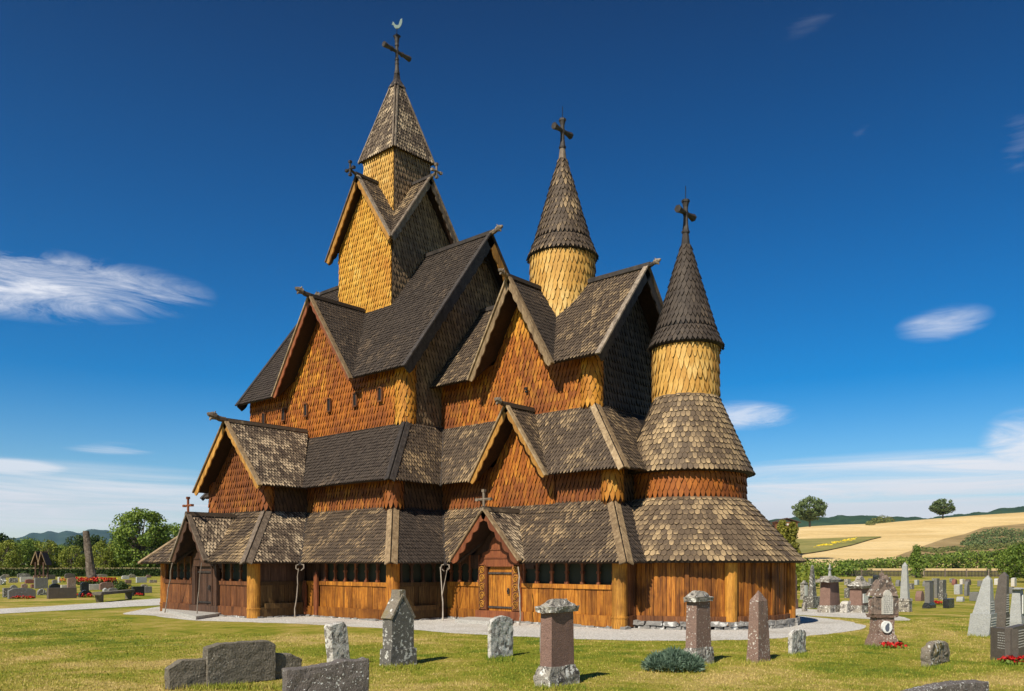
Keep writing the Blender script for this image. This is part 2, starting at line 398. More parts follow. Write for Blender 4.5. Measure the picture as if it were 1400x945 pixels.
P_RED = leafmat('red_petals', (.28, .006, .006), (.48, .012, .01), (.66, .04, .03), .1)
P_YEL = leafmat('yellow_petals', (.65, .42, .01), (.8, .6, .02), (.9, .75, .1), .1)
P_ORA = leafmat('orange_petals', (.6, .12, .01), (.8, .2, .02), (.9, .35, .08), .1)
BARK = wood('tree_bark', (.09, .07, .05), (.16, .125, .09), (.25, .20, .15), .9, grain=(8, 8, 2))
BARK_STUMP = wood('old_trunk_bark', (.07, .052, .038), (.16, .125, .095), (.30, .25, .20), .95, grain=(3, 3, 5))

def grass_m(nt, b):
    P = coords(nt)
    n = noise_(nt, coords(nt, (1, 1.0, 1)), .28, 6, .65, .6); n2 = noise_(nt, P, 1.7, 5, .6); n3 = noise_(nt, P, 26, 4, .7)
    nb = noise_(nt, coords(nt, (1, 1, 1)), .11, 3, .6)
    k = math_(nt, 'ADD', math_(nt, 'MULTIPLY', n, .55), math_(nt, 'MULTIPLY', n2, .25)); k = math_(nt, 'ADD', k, math_(nt, 'MULTIPLY', nb, .2))
    c = ramp(nt, k, [(.385, (.095, .145, .012)), (.465, (.235, .235, .024)), (.52, (.34, .28, .055)), (.59, (.48, .35, .12))])
    c = mixc(nt, .8, c, ramp(nt, n3, [(.3, (.5, .52, .5)), (.5, (.95, .95, .9)), (.7, (1.45, 1.4, 1.3))]), 'MULTIPLY')
    ns = noise_(nt, P, .5, 5, .7, 1.0)
    c = mixc(nt, ramp(nt, ns, [(.66, (0, 0, 0)), (.74, (.5, .5, .5))]), c, (.42, .34, .22))
    nt.links.new(c, b.inputs['Base Color']); bump(nt, b, n3, .9, .04)
GRASS = mat('lawn_grass', grass_m, .95, .1)
def blade_m(nt, b):
    P = coords(nt); r = attr(nt)
    n = noise_(nt, P, .28, 6, .65, .6); n2 = noise_(nt, P, 1.7, 5, .6)
    nb = noise_(nt, coords(nt, (1, 1, 1)), .11, 3, .6); kk = math_(nt, 'ADD', math_(nt, 'MULTIPLY', n, .55), math_(nt, 'MULTIPLY', n2, .25))
    k = math_(nt, 'ADD', math_(nt, 'ADD', kk, math_(nt, 'MULTIPLY', nb, .2)), math_(nt, 'MULTIPLY', math_(nt, 'SUBTRACT', r, .5), .16))
    c = ramp(nt, k, [(.385, (.095, .155, .014)), (.465, (.245, .26, .028)), (.52, (.36, .30, .062)), (.59, (.52, .39, .15))])
    nt.links.new(c, b.inputs['Base Color'])
BLADE = mat('grass_blade', blade_m, .8, .2)
def gravel_m(nt, b):
    P = coords(nt); v = nn(nt, 'ShaderNodeTexVoronoi', Scale=38); nt.links.new(P, v.inputs['Vector'])
    n = noise_(nt, P, .7, 4); 
    sp = nt.nodes.new('ShaderNodeSeparateColor'); nt.links.new(v.outputs['Color'], sp.inputs[0])
    c = ramp(nt, sp.outputs[0], [(0, (.36, .33, .28)), (.4, (.60, .56, .50)), (1, (.76, .72, .65))])
    c = mixc(nt, ramp(nt, n, [(.5, (0, 0, 0)), (.7, (.5, .5, .5))]), c, (.40, .35, .27))
    nt.links.new(c, b.inputs['Base Color']); bump(nt, b, v.outputs['Distance'], .8, .03)
GRAVEL = mat('pale_gravel', gravel_m, .9, .2)
def field_m(c1, c2, c3, sx, sy):
    def bld(nt, b):
        n = noise_(nt, coords(nt, (sx, sy, .05)), 1, 6, .6, .5); n2 = noise_(nt, coords(nt), .35, 4)
        c = ramp(nt, n, [(.3, c1), (.5, c2), (.7, c3)]); n3 = noise_(nt, coords(nt, (sx*5, sy*16, .05)), 1, 4, .6); c = mixc(nt, .6, c, ramp(nt, n3, [(.35, (.8, .79, .76)), (.65, (1.15, 1.15, 1.15))]), 'MULTIPLY'); c = mixc(nt, .5, c, ramp(nt, n2, [(.3, (.8, .8, .8)), (.7, (1.15, 1.15, 1.15))]), 'MULTIPLY')
        nt.links.new(c, b.inputs['Base Color'])
    return bld
WHEAT = mat('ripe_wheat', field_m((.58, .39, .15), (.70, .50, .22), (.78, .58, .29), .012, .03), .95, .1)
MEADOW = mat('dry_meadow', field_m((.16, .16, .04), (.27, .24, .07), (.36, .28, .10), .03, .03), .95, .1)
HILLSIDE = mat('scrubby_hillside', field_m((.20, .15, .06), (.33, .23, .10), (.42, .30, .14), .03, .03), .95, .1)
FOREST = mat('forest_hill', field_m((.02, .045, .018), (.035, .07, .028), (.055, .095, .04), .02, .02), .95, .1)
MOUNT = mat('forested_mountain', field_m((.018, .04, .022), (.03, .06, .03), (.055, .08, .05), .0035, .0035), .95, .1)

# ------------------------------------------------------------------ shingles
SHAPES = {'point': [(-.5, .60), (-.25, .20), (0, -.10), (.25, .20), (.5, .60)],
          'dagger': [(-.5, .70), (-.29, .22), (0, -.12), (.29, .22), (.5, .70)],
          'tri': [(-.5, .5), (0, -.06), (.5, .5)],
          'round': [(-.5, .42), (-.36, .14), (0, 0), (.36, .14), (.5, .42)]}
def one_shingle(mb, mp, xc, y0, w, e, lift, shape, m, ylim, clampf=None, L=1.75, thick=.036):
    sh = SHAPES[shape]; k = len(sh); top = min(y0+L*e, ylim); g = .93; pts = []
    jl = lift*random.uniform(.8, 1.3); jy = random.uniform(-.025, .025)*e; jx = random.uniform(-.02, .02)*w
    ys = [y0+b*e+jy for a, b in sh]; xs = [xc+a*w*g+jx for a, b in sh]
    ys = [min(y, ylim) for y in ys]
    if top <= min(ys)+.01: return
    tj = random.gauss(0, .05)*w; xs[k//2] += tj; xs[k//2-1] += tj*.5; xs[k//2+1] += tj*.5
    if random.random() < .05: ys[k//2] += e*random.uniform(.1, .28)
    xs += [xc+.5*w*g, xc-.5*w*g]; ys += [top, top]
    hs = [jl]*k+[.006, .006]
    for i in range(k):
        hs[i] = jl-(jl-.006)*max(0, (ys[i]-y0))/(L*e)
    if clampf:
        for i in range(k+2): xs[i] = clampf(xs[i], ys[i])
        if max(xs)-min(xs) < w*.12: return
    vs = [mp(x, y, h) for x, y, h in zip(xs, ys, hs)]
    vs += [mp(xs[i], ys[i], hs[i]-thick) for i in range(k)]
    mb.add(vs, [tuple(range(k+2))], m)
    b = len(mb.v)-len(vs)
    for i in range(k): mb.t[b+i] = 1-abs(i-k//2)/(k//2)*.9
    mb.t[b+k] = mb.t[b+k+1] = .1
    side = [(i+1, i, k+2+i, k+2+i+1) for i in range(k-1)]+[(0, k+1, k+2), (k, k-1, 2*k+1)]
    for f in side: mb.f.append(tuple(b+i for i in f)); mb.m.append(m); mb.r.append(-1.0)
def shingle_plane(mb, pts, n, w=.14, e=.18, lift=.05, shape='point', m=0, over=.05, yref=None):
    n = V(n).normalized(); up = (V((0, 0, 1))-n*n.z).normalized(); u = up.cross(n)
    O = pts[0]-u*pts[0].dot(u)-up*pts[0].dot(up); P2 = [(p.dot(u), p.dot(up)) for p in pts]
    ymin = min(p[1] for p in P2); ymax = max(p[1] for p in P2); K = len(P2)
    if abs(n.z) < .01: yref = 0
    if yref is None: yref = ymin-over
    def span(y):
        y = min(max(y, ymin+1e-4), ymax-1e-4); lo_, hi_ = 1e9, -1e9
        for i in range(K):
            (x1, y1), (x2, y2) = P2[i], P2[(i+1) % K]
            if (y1-y)*(y2-y) <= 0 and abs(y1-y2) > 1e-9:
                x = x1+(x2-x1)*(y-y1)/(y2-y1); lo_ = min(lo_, x); hi_ = max(hi_, x)
        return lo_, hi_
    def mp(x, y, h): 
        k_ = noise.noise(V((x*.45, y*.8, n.x*3+n.y)))
        p = O+u*x+up*(y+.022*k_)+n*(h+.012*k_); return (p.x, p.y, p.z)
    def cl(x, y):
        a, b = span(y); return min(max(x, a), b)
    row = math.floor((ymin-yref)/e+1e-6); y = yref+row*e
    while y < ymax-.02:
        ym = min(max(y+e*.5, ymin), ymax); a, b = span(ym)
        a2, b2 = span(min(y+e*1.7, ymax)); lo_, hi_ = min(a, a2), max(b, b2)
        off = .5*w if row % 2 else 0
        i = math.floor((lo_-off)/w)-1
        while i*w+off < hi_+w:
            xc = i*w+off
            if xc+w*.5 > lo_+.01 and xc-w*.5 < hi_-.01: one_shingle(mb, mp, xc, y, w, e, lift, shape, m, ymax, cl)
            i += 1
        y += e; row += 1
def shingle_cone(mb, c, r0, z0, r1, z1, w=.15, e=.18, lift=.04, shape='point', m=0, a0=0, a1=2*math.pi, over=.04, prof=None):
    dz, dr = z1-z0, r0-r1; Ls = math.hypot(dz, dr); cz, cr = dz/Ls, dr/Ls
    def mp(th, y, h):
        r = r0-y*cr+h*cz; z = z0+y*cz+h*cr
        r = max(r, .01)
        return (c[0]+r*math.cos(th), c[1]+r*math.sin(th), z)
    e = (Ls+over)/max(1, round((Ls+over)/e)); y = -over; row = 0
    n = None
    while y < Ls-.02:
        r = max(r0-y*cr, .05); nn_ = max(6, int(round(r*2*math.pi/w)))
        if n is None or abs(nn_-n)/n > .16: n = nn_
        dth = 2*math.pi/n
        for i in range(n):
            th = (i+(.5 if row % 2 else 0))*dth
            d = (th-a0) % (2*math.pi)
            if d > (a1-a0)+1e-6: continue
            one_shingle(mb, mp, th, y, dth, e, lift, shape, m, Ls)
        y += e; row += 1

# ------------------------------------------------------------------ the church
YC, XT, XQ, XA = 22.5, -26.34, -17.7, -12.94
CH = empty('stave_church', (-22, YC, 0), 'huge dark wooden stave church with stepped shingle roofs, three spires and a round apse', 'church')
def mir(p): return V((p[0], 2*YC-p[1], p[2]))
def mirx(p, x=XT): return V((2*x-p[0], p[1], p[2]))
DN = V((0, 0, -1)); S_, N_, E_, W_ = V((0, -1, 0)), V((0, 1, 0)), V((1, 0, 0)), V((-1, 0, 0))
def nrm(pts):
    n = (pts[1]-pts[0]).cross(pts[2]-pts[0]).normalized()
    return n if n.z > 0 else -n
def roof_face(mb, pts, w=.12, e=.155, shape='point', th=.07, shingles=True, lift=.045, low=None):
    pts = [V(p) for p in pts]; n = nrm(pts); yref = None
    if low is not None: yref = V(low).dot((V((0, 0, 1))-n*n.z).normalized())-.05
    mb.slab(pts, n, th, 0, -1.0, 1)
    if shingles: shingle_plane(mb, pts, n, w, e, lift, shape, yref=yref)
def wall_face(mb, pts, n, w=.15, e=.235, th=.1, shingles=True, m=0, shape='dagger'):
    pts = [V(p) for p in pts]
    mb.slab(pts, n, th, m, -1.0)
    if shingles: shingle_plane(mb, pts, n, w, e, .06, shape, m)
def scallop(mb, P, Q, n, w=.22, step=.42, amp=.05, th=.05, m=0, inner=DN):
    # a board along P->Q hanging to the inner side with a wavy lower edge
    P, Q, n = V(P), V(Q), V(n).normalized(); d = Q-P; L = d.length; d.normalize()
    b = d.cross(n).normalized()
    if b.dot(V(inner)) < 0: b = -b
    k = max(6, int(L/step*6)); r = random.random(); top = []; bot = []
    for i in range(k+1):
        x = L*i/k; top.append(P+d*x); bot.append(P+d*x+b*(w+amp*abs(math.sin(math.pi*x/step))-amp*.5))
    for i in range(k):
        mb.slab([top[i], top[i+1], bot[i+1], bot[i]], n, th, m, r)
def dragon(P, d, parent, mt, s=1.0, up=.35, tip=None):
    d = V(d).normalized(); mb = MB(); P = V(P); z = V((0, 0, 1)); sd = d.cross(z)
    pts = [P-d*.05, P+d*.14*s+z*.01*s, P+d*.26*s+z*.06*s, P+d*.36*s+z*.07*s]
    mb.tube(pts, [.085*s, .085*s, .075*s, .085*s], 7)
    h = pts[-1]; m = 1
    mb.tube([h-d*.05*s, h+d*.04*s+z*.03*s, h+d*.13*s+z*.035*s, h+d*.17*s+z*.07*s], [.095*s, .09*s, .06*s, .025*s], 7, m)
    mb.tube([h-d*.03*s-z*.05*s, h+d*.07*s-z*.07*s, h+d*.09*s-z*.14*s], [.06*s, .05*s, .02*s], 6, m)
    for q in (-1, 1): mb.tube([h-d*.02*s+sd*q*.05*s+z*.05*s, h-d*.05*s+sd*q*.07*s+z*.14*s], [.035*s, .015*s], 5, m)
    mb.tube([h-d*.10*s, h-d*.06*s], .105*s, 8, m)
    return mb.build('dragon_head', parent, [mt, tip or W_GREY])
def ridge(P, Q, parent, mt, w=.13, h=.10, lift=.07):
    mb = MB(); z = V((0, 0, lift)); mb.beam(V(P)+z, V(Q)+z, w, h); 
    mb.beam(V(P)+z*1.9, V(Q)+z*1.9, w*.5, h*.5)
    return mb.build('ridge_beam', parent, [mt])
def hip(P, Q, n1, n2, parent, mt, w=.17, name='hip_board'):
    # P low, Q high; boards lie on both roof planes
    P, Q = V(P), V(Q); d = (Q-P).normalized(); mb = MB()
    for n, o in ((V(n1), V(n2)), (V(n2), V(n1))):
        n = n.normalized(); t = d.cross(n).normalized()
        if t.dot(o) > 0: t = -t
        a, b = P-d*.05+n*.06, Q+n*.06
        mb.slab([a, b, b+t*w, a+t*w], n, .035)
    return mb.build(name, parent, [mt])
def cross(P, axis, parent, mt, h=1.2, arm=.55, ah=.75, th=.09, flare=1.0, name='cross', knobs=False):
    P = V(P); a = V(axis).normalized(); mb = MB(); z = V((0, 0, 1))
    mb.tube([P, P+z*ah*.5, P+z*ah, P+z*(ah+(h-ah)*.5), P+z*h], [th*.9, th*.6, th*.5, th*.6*flare, th*.95*flare], 6)
    for q in (-1, 1): mb.tube([P+z*ah, P+z*ah+a*q*arm*.5, P+z*ah+a*q*arm], [th*.5, th*.6, th*.95*flare], 6)
    mb.tube([P+z*(h-.05), P+z*(h+.02)], th*1.0, 6); mb.tube([P+z*.02, P+z*.08], th*1.0, 6)
    mb.tube([P+z*(ah-.07), P+z*(ah+.07)], th*.62, 6)
    if knobs:
        for k_ in (.45, .62, 1.22, 1.38): mb.tube([P+z*(k_-.035), P+z*(k_+.035)], .092, 6)
        for q in (-1, 1):
            for k_ in (.28, .60): mb.tube([P+z*ah+a*q*(k_-.04), P+z*ah+a*q*(k_+.04)], .095, 6)
    return mb.build(name, parent, [mt])
# helpers for gabled dormers facing south: two slopes, barge boards, ridge, dragon head
def dormer(parent, cx, half, Yv, zr, ze, Yr, Yval, mats, edge_out, edge_in, shape='point', w=.12, e=.155, dh=1.0, board=.2, sgn=1, scal=.05):
    """sgn=1 faces south; the ridge runs from Yv back to Yr, the valley starts at Yval on the eave"""
    mb = MB(); fl = (lambda p: V(p)) if sgn == 1 else (lambda p: mir(p))
    A = fl((cx, Yv, zr)); B = fl((cx, Yr, zr))
    for q in (1, -1):
        C_ = fl((cx+q*half, Yval, ze)); D_ = fl((cx+q*half, Yv, ze))
        roof_face(mb, [A, B, C_, D_], w, e, shape)
    rf = mb.build('roof', parent, mats)
    n = fl((0, -1, 0))-fl((0, 0, 0)); n = V((0, -1*sgn, 0))
    for q in (1, -1):
        bb = MB(); P = fl((cx+q*(half+.03), Yv, ze-.06)); Q = fl((cx, Yv, zr+.02)); o = n*.05
        scallop(bb, P+o, Q+o, n, board, .42, scal, .045, 0)
        bb.build('barge_board', rf, [edge_in])
        b2 = MB(); up = V((q*(zr-ze), 0, half)).normalized()
        b2.beam(P+o*.6+up*.05-V((0, 0, .02)), Q+o*.6+up*.05, .16, .05, up)
        b2.build('verge_board', rf, [edge_out])
    ridge(A+n*.12, B, rf, mats[0])
    if dh: dragon(A+n*.08+V((0, 0, .08)), n, rf, mats[0] if dh > 0 else edge_out, abs(dh))
    return rf

# ---- ground plan (metres)
EA = [(-33.7, YC), (-33.7, 16.0), (-30.95, 16.0), (-30.95, 14.0), (-23.6, 14.0), (-23.6, 16.0), (-19.0, 16.0), (-19.0, 18.2), (-12.2, 18.2), (-12.2, YC)]
TA = [(-31.78, YC), (-31.78, 17.7), (-29.3, 17.7), (-29.3, 16.0), (-25.65, 16.0), (-25.65, 17.7), (-20.9, 17.7), (-20.9, 19.9), (-13.8, 19.9), (-13.8, YC)]
ZE1, ZT1 = 1.76, 3.57
ZE2, ZT2 = 4.40, 6.52
def roof_notch(mb, pts, cx, half, zr, w, e):
    a, b, c, d_ = pts; f = min(1, (zr-a.z)/(d_.z-a.z)); L_, R_ = a.lerp(d_, f), b.lerp(c, f); k = 0 if zr <= d_.z else half*(zr-d_.z)/(zr-a.z)
    roof_face(mb, [a, V((cx-half, a.y, a.z)), V((cx-k, L_.y, L_.z)), L_], w, e)
    roof_face(mb, [V((cx+half, a.y, a.z)), b, R_, V((cx+k, L_.y, L_.z))], w, e)
    if f < .98: roof_face(mb, [L_, R_, c, d_], w, e, low=a)
def skirt(eave, top, ze, zt, mats, skip=(), notch={}, w=.12, e=.155):
    """south-half skirt roof and its mirror, one mesh per material"""
    out = {}
    for side in (0, 1):
        for i in range(len(eave)-1):
            if i in skip: continue
            a, b = V((*eave[i], ze)), V((*eave[i+1], ze)); c, d_ = V((*top[i+1], zt)), V((*top[i], zt))
            pts = [a, b, c, d_]
            if side: pts = [mir(p) for p in pts]
            k = (mats[i] if isinstance(mats, list) else mats, i, side)
            mb = out.setdefault(k, MB())
            vis = side == 0 and i not in (0, 1) 
            if side == 0 and i in notch: roof_notch(mb, pts, *notch[i], w, e)
            else: roof_face(mb, pts, w, e, 'point', shingles=side == 0)
    return out

# ambulatory roof
RM = {'d': R_DARK, 'm': R_MID, 'p': R_PALE}
amb_spec = ['m', 'm', 'm', 'm', 'p', 'm', 'd2', 'm', 'm2', 'm']
amb_mats = ['m', 'm', 'm', 'm', 'p', 'm', 'd', 'm', 'd']
AMB = {}
sk = skirt(EA, TA, ZE1, ZT1, amb_mats, notch={3: (-27.2, 1.05, 3.3), 7: (-17.15, 1.28, 3.22)})
for k, mb in sk.items():
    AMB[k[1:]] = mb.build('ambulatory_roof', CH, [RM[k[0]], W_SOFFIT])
ambr = AMB[(3, 0)]
def slope_n(eave, top, i, ze, zt):
    a, b, c = V((*eave[i], ze)), V((*eave[i+1], ze)), V((*top[i+1], zt)); return nrm([a, b, c])
for i in (1, 3, 4, 6, 8):
    mt = {1: W_DARK, 3: W_TAN, 4: W_GREY, 6: W_TAN, 8: W_TAN}[i]
    hip(V((*EA[i], ZE1)), V((*TA[i], ZT1)), slope_n(EA, TA, i-1, ZE1, ZT1), slope_n(EA, TA, i, ZE1, ZT1), AMB[(i, 0)], mt, .19)
for i in (2, 5, 7):
    mb = MB(); P = V((*EA[i], ZE1+.03)); Q = V((*TA[i], ZT1+.03)); d = (Q-P).normalized()
    n = (slope_n(EA, TA, i-1, ZE1, ZT1)+slope_n(EA, TA, i, ZE1, ZT1)).normalized()
    mb.beam(P-d*.22, Q, .09, .05, n); mb.build('valley_gutter', AMB[(i, 0)], [W_DARK])
    mb = MB(); O = P-d*.2
    for q in (-1, 1):
        sd = d.cross(n)*q
        mb.tube([O+sd*.03+d*.02, O+sd*.12-n*.02, O+sd*.13-V((0, 0, .12)), O+sd*.03-V((0, 0, .2))], [.022, .028, .024, .014], 6)
    mb.build('gutter_spout', AMB[(i, 0)], [W_POLE])

# ambulatory walls
WA = [(-33.14, YC), (-33.14, 16.56), (-30.39, 16.56), (-30.39, 14.61), (-24.14, 14.61), (-24.14, 16.56), (-19.54, 16.56), (-19.54, 18.82), (-12.77, 18.82), (-12.77, 20.3)]
ZS, ZR0, ZR, ZH = .287, 1.0, 1.126, 1.98
def planks(mb, P, Q, n, z0, z1, w=.2, m=0, proud=.02):
    P, Q, n = V((P[0], P[1], 0)), V((Q[0], Q[1], 0)), V(n); d = Q-P; L = d.length; d.normalize(); x = 0
    while x < L-.02:
        ww = min(w*random.uniform(.75, 1.3), L-x); o = random.uniform(0, proud)
        a, b = P+d*(x+.004)+n*o, P+d*(x+ww-.004)+n*o
        mb.slab([a+V((0, 0, z0)), b+V((0, 0, z0)), b+V((0, 0, z1)), a+V((0, 0, z1))], n, .06, m)
        x += ww
def log(mb, P, Q, n, z0, z1, proud=.07, m=0):
    P, Q, n = V((P[0], P[1], 0)), V((Q[0], Q[1], 0)), V(n)
    a, b = P+n*proud, Q+n*proud
    mb.slab([a+V((0, 0, z0)), b+V((0, 0, z0)), b+V((0, 0, z1)), a+V((0, 0, z1))], n, proud+.05, m)
def arcade(parent, P, Q, n, k, mt, z0=ZR, z1=ZH, spike=True):
    """row of small arched openings with turned posts, glass set back"""
    P, Q, n = V((P[0], P[1], 0)), V((Q[0], Q[1], 0)), V(n); d = Q-P; L = d.length; d.normalize(); z = V((0, 0, 1))
    mb = MB(); st = L/k; pw = .085
    mb.slab([P-n*.09+z*z0, Q-n*.09+z*z0, Q-n*.09+z*z1, P-n*.09+z*z1], n, .02, 1)
    for i in range(k+1):
        c = P+d*(st*i); c += d*(pw/2 if i == 0 else (-pw/2 if i == k else 0))
        for zz0, zz1, w0, w1 in ((z0, z0+.07, pw*1.25, pw*1.2), (z0+.07, z0+.30, pw*.8, pw*.72), (z0+.30, z0+.37, pw*1.15, pw*1.15), (z0+.37, z1, pw*.75, pw*.75)):
            mb.beam(c+z*zz0+n*.0, c+z*zz1+n*.0, w0, w0, n, 0, None, w1, w1)
    for i in range(k):
        x0, x1 = st*i+pw*.4, st*(i+1)-pw*.4; w_ = x1-x0; h0 = z0+.44; rr = w_/2
        m_ = 10
        for j in range(m_):
            a, b = -1+2*j/m_, -1+2*(j+1)/m_
            za, zb = h0+math.sqrt(max(0, 1-a*a))*rr*.8, h0+math.sqrt(max(0, 1-b*b))*rr*.8
            xa, xb = x0+rr+a*rr, x0+rr+b*rr
            o = n*.02
            mb.slab([P+d*xa+z*min(za, z1-.02)+o, P+d*xb+z*min(zb, z1-.02)+o, P+d*xb+z*z1+o, P+d*xa+z*z1+o], n, .05, 2, .5)
    return mb.build('arcade_window', parent, [mt, GLASS, W_DOOR])
def wallseg(parts, P, Q, n, mt, top=ZH, rail=True, sill=True, z0=0.0, base_mat=None):
    mb = MB()
    if sill: log(mb, P, Q, n, z0-.02, ZS, .09)
    planks(mb, P, Q, n, ZS-.02, ZR0 if rail else top, .2)
    if rail: log(mb, P, Q, n, ZR0, ZR, .05)
    w = mb.build('ambulatory_wall', CH, [mt]); return w
def post(parent, c, r, z0, z1, mt, name='corner_post'):
    mb = MB(); mb.lathe((c[0], c[1], 0), [(r*1.04, z0), (r*1.04, z0+.26), (r*1.10, z0+.28), (r*1.10, z0+.31), (r*.99, z0+.33), (r*.96, z1)], 18, r=.6)
    o = mb.build(name, parent, [mt], smooth=False)
    return o
# A: projecting southern bay
w1 = wallseg(None, (-30.39, 14.61), (-28.15, 14.61), S_, W_BROWN); arcade(w1, (-30.2, 14.61), (-28.2, 14.61), S_, 4, W_BROWN)
w2 = wallseg(None, (-26.25, 14.61), (-24.14, 14.61), S_, W_BROWN); arcade(w2, (-26.1, 14.61), (-24.35, 14.61), S_, 3, W_BROWN)
w3 = wallseg(None, (-24.14, 14.61), (-24.14, 16.56), E_, W_SHADE)
mb = MB(); planks(mb, (-24.14, 14.61), (-24.14, 16.56), E_, ZR, ZH, .3); mb.build('upper_boards', w3, [W_DOOR])
mb = MB(); mb.beam((-24.02, 14.95, .33), (-24.02, 16.35, .33), .10, .16, (0, 0, 1)); mb.build('sill_log', w3, [W_SHADE])
post(w2, (-24.24, 14.66), .215, -.05, 1.9, W_GOLD); post(w1, (-30.35, 14.7), .20, -.05, 1.9, W_PLANK)
# N: nave south wall
w4 = wallseg(None, (-24.14, 16.56), (-19.54, 16.56), S_, W_PLANK); arcade(w4, (-23.0, 16.56), (-19.75, 16.56), S_, 6, W_RED)
mb = MB(); planks(mb, (-24.12, 16.60), (-23.0, 16.60), S_, ZR-.02, ZH, .25); mb.build('upper_boards', w4, [W_DOOR])
for x, h in ((-23.35, 1.28), (-24.02, .95)):
    mb = MB(); mb.box((x, 16.44, h/2), (.17, .08, h)); mb.beam((x, 16.44, h), (x, 16.44, h+.2), .17, .06, (0, 1, 0), w2=.02)
    mb.tube([(x, 16.44, h+.1), (x, 16.44, h+.15)], .07, 6); mb.build('carved_post', w4, [W_RED])
post(w4, (-19.64, 16.62), .215, -.05, 1.9, W_PLANK)
w5 = wallseg(None, (-19.54, 16.56), (-19.54, 18.82), E_, W_SHADE); arcade(w5, (-19.54, 16.8), (-19.54, 18.7), E_, 4, W_DOOR)
mb = MB(); mb.beam((-19.42, 17.0, .33), (-19.42, 18.3, .33), .10, .15); mb.build('sill_log', w5, [W_SHADE])
# C: chancel south wall
w6 = wallseg(None, (-19.54, 18.82), (-18.0, 18.82), S_, W_PLANK); arcade(w6, (-19.4, 18.82), (-18.05, 18.82), S_, 3, W_RED)
w7 = wallseg(None, (-16.38, 18.82), (-12.77, 18.82), S_, W_PLANK); arcade(w7, (-16.3, 18.82), (-12.98, 18.82), S_, 6, W_RED)
post(w7, (-12.87, 18.87), .215, -.05, 1.9, W_GOLD)
w8 = wallseg(None, (-12.77, 18.82), (-12.77, 20.0), E_, W_BROWN, rail=False)
# hidden western and northern ambulatory walls
mb = MB()
for i in range(0, 9):
    a, b = WA[i], WA[i+1]
    d = V((b[0]-a[0], b[1]-a[1], 0)); n = V((d.y, -d.x, 0)).normalized()
    for side in (0, 1):
        if side == 0 and i > 2: continue
        P, Q, n_ = (a, b, n) if side == 0 else ((a[0], 2*YC-a[1]), (b[0], 2*YC-b[1]), V((n.x, -n.y, 0)))
        log(mb, P, Q, n_, -.02, ZS, .08); planks(mb, P, Q, n_, ZS-.02, ZH, .22)
mb.build('ambulatory_wall', CH, [W_BROWN])
# apse wall
mb = MB(); n_pl = 92
for i in range(n_pl):
    t = -math.pi/2+math.pi*2*i/n_pl*.5*1.16-.12
    t2 = t+math.pi/n_pl*1.16-.003; o = random.uniform(0, .025); r_ = random.random()
    pts = []
    if i % 11 == 5: o = .07
    for (a, z) in ((t, .2), (t2, .2), (t2, ZH+.1), (t, ZH+.1)): pts.append(V((XA+(3.0+o)*math.cos(a), YC+(3.0+o)*math.sin(a), z)))
    mb.slab(pts, V((math.cos(t), math.sin(t), 0)), .06, 0, r_)
apw = mb.build('apse_wall', CH, [W_APSE])
for t in (-93, -37, 14, 60):
    a = R(t); mb = MB(); q = .17 if t != -93 else .10
    c = V((XA+3.04*math.cos(a), YC+3.04*math.sin(a), 0)); mb.lathe((c.x, c.y, 0), [(q, .02), (q, ZH)], 14, r=.9)
    mb.build('wall_post', apw, [W_GOLD if t == -37 else W_PLANK])
mb = MB()
for i in range(22):
    t = -1.72+i*.158; a0, a1_ = t, t+.155
    pts = [V((XA+3.10*math.cos(a), YC+3.10*math.sin(a), z)) for a, z in ((a0, .10), (a1_, .10), (a1_, ZS), (a0, ZS))]
    mb.slab(pts, V((math.cos(t+.08), math.sin(t+.08), 0)), .12, 0, .4+.3*random.random())
mb.build('sill_log', apw, [W_BROWN])

# foundation stones
mb = MB()
def found(P, Q, z0=-.16, z1=-.02, courses=1):
    P, Q = V(P), V(Q); L = (Q-P).length; d = (Q-P).normalized(); n = V((d.y, -d.x, 0)); x = 0
    for c_ in range(courses):
        x = random.uniform(0, .1); h = (z1-z0)/courses
        while x < L:
            l = random.uniform(.14, .46); hh = h*random.uniform(.8, 1.0)
            p = P+d*(x+l/2)+n*random.uniform(-.03, .08)
            mb.box((p.x, p.y, z0+h*c_+hh/2), (l*.93, random.uniform(.2, .34), hh), math.atan2(d.y, d.x)+random.uniform(-.08, .08), 0, None, random.uniform(.82, .97))
            x += l
for i in range(3, 8): found((*WA[i], 0), (*WA[i+1], 0), -.14, .0, 1)
found((-19.54, 18.85, 0), (-12.6, 18.85, 0), -.18, .02, 2)
for i in range(26):
    t = -1.75+i*.13; p = [(XA+3.1*math.cos(a), YC+3.1*math.sin(a), 0) for a in (t, t+.13)]; found(p[0], p[1], -.2, .16, 3)
rough(mb, .03, 5, 1).build('foundation', CH, [ST_FOUND])

# apse roofs, drum, turret
def cone_roof(parent, name, c, r0, z0, r1, z1, mt, a0, a1, w, e, shape='round'):
    mb = MB(); mb.lathe((c[0], c[1], 0), [(r0-.02, z0-.05), (r0, z0), (r1, z1)], 48, 0, -1.0)
    shingle_cone(mb, c, r0, z0, r1, z1, w, e, .045, shape, 0, a0, a1)
    return mb.build(name, parent, [mt])
AP = (XA, YC); a0, a1_ = R(-120), R(120)
ar = cone_roof(CH, 'apse_roof', AP, 3.42, ZE1+.02, 1.78, 3.62, R_APSE, a0, a1_, .165, .19)
mb = MB(); mb.lathe((XA, YC, 0), [(1.74, 3.5), (1.74, 4.6)], 40, r=-1.0); shingle_cone(mb, AP, 1.75, 3.62, 1.75, 4.5, .15, .25, .06, 'dagger')
ad = mb.build('apse_wall', CH, [S_ORANGE])
mb = MB(); prof_ = [(1.99, 4.38), (.96, 6.75)]
mb.lathe((XA, YC, 0), [(1.9, 4.34)]+prof_, 48, 0, -1.0)
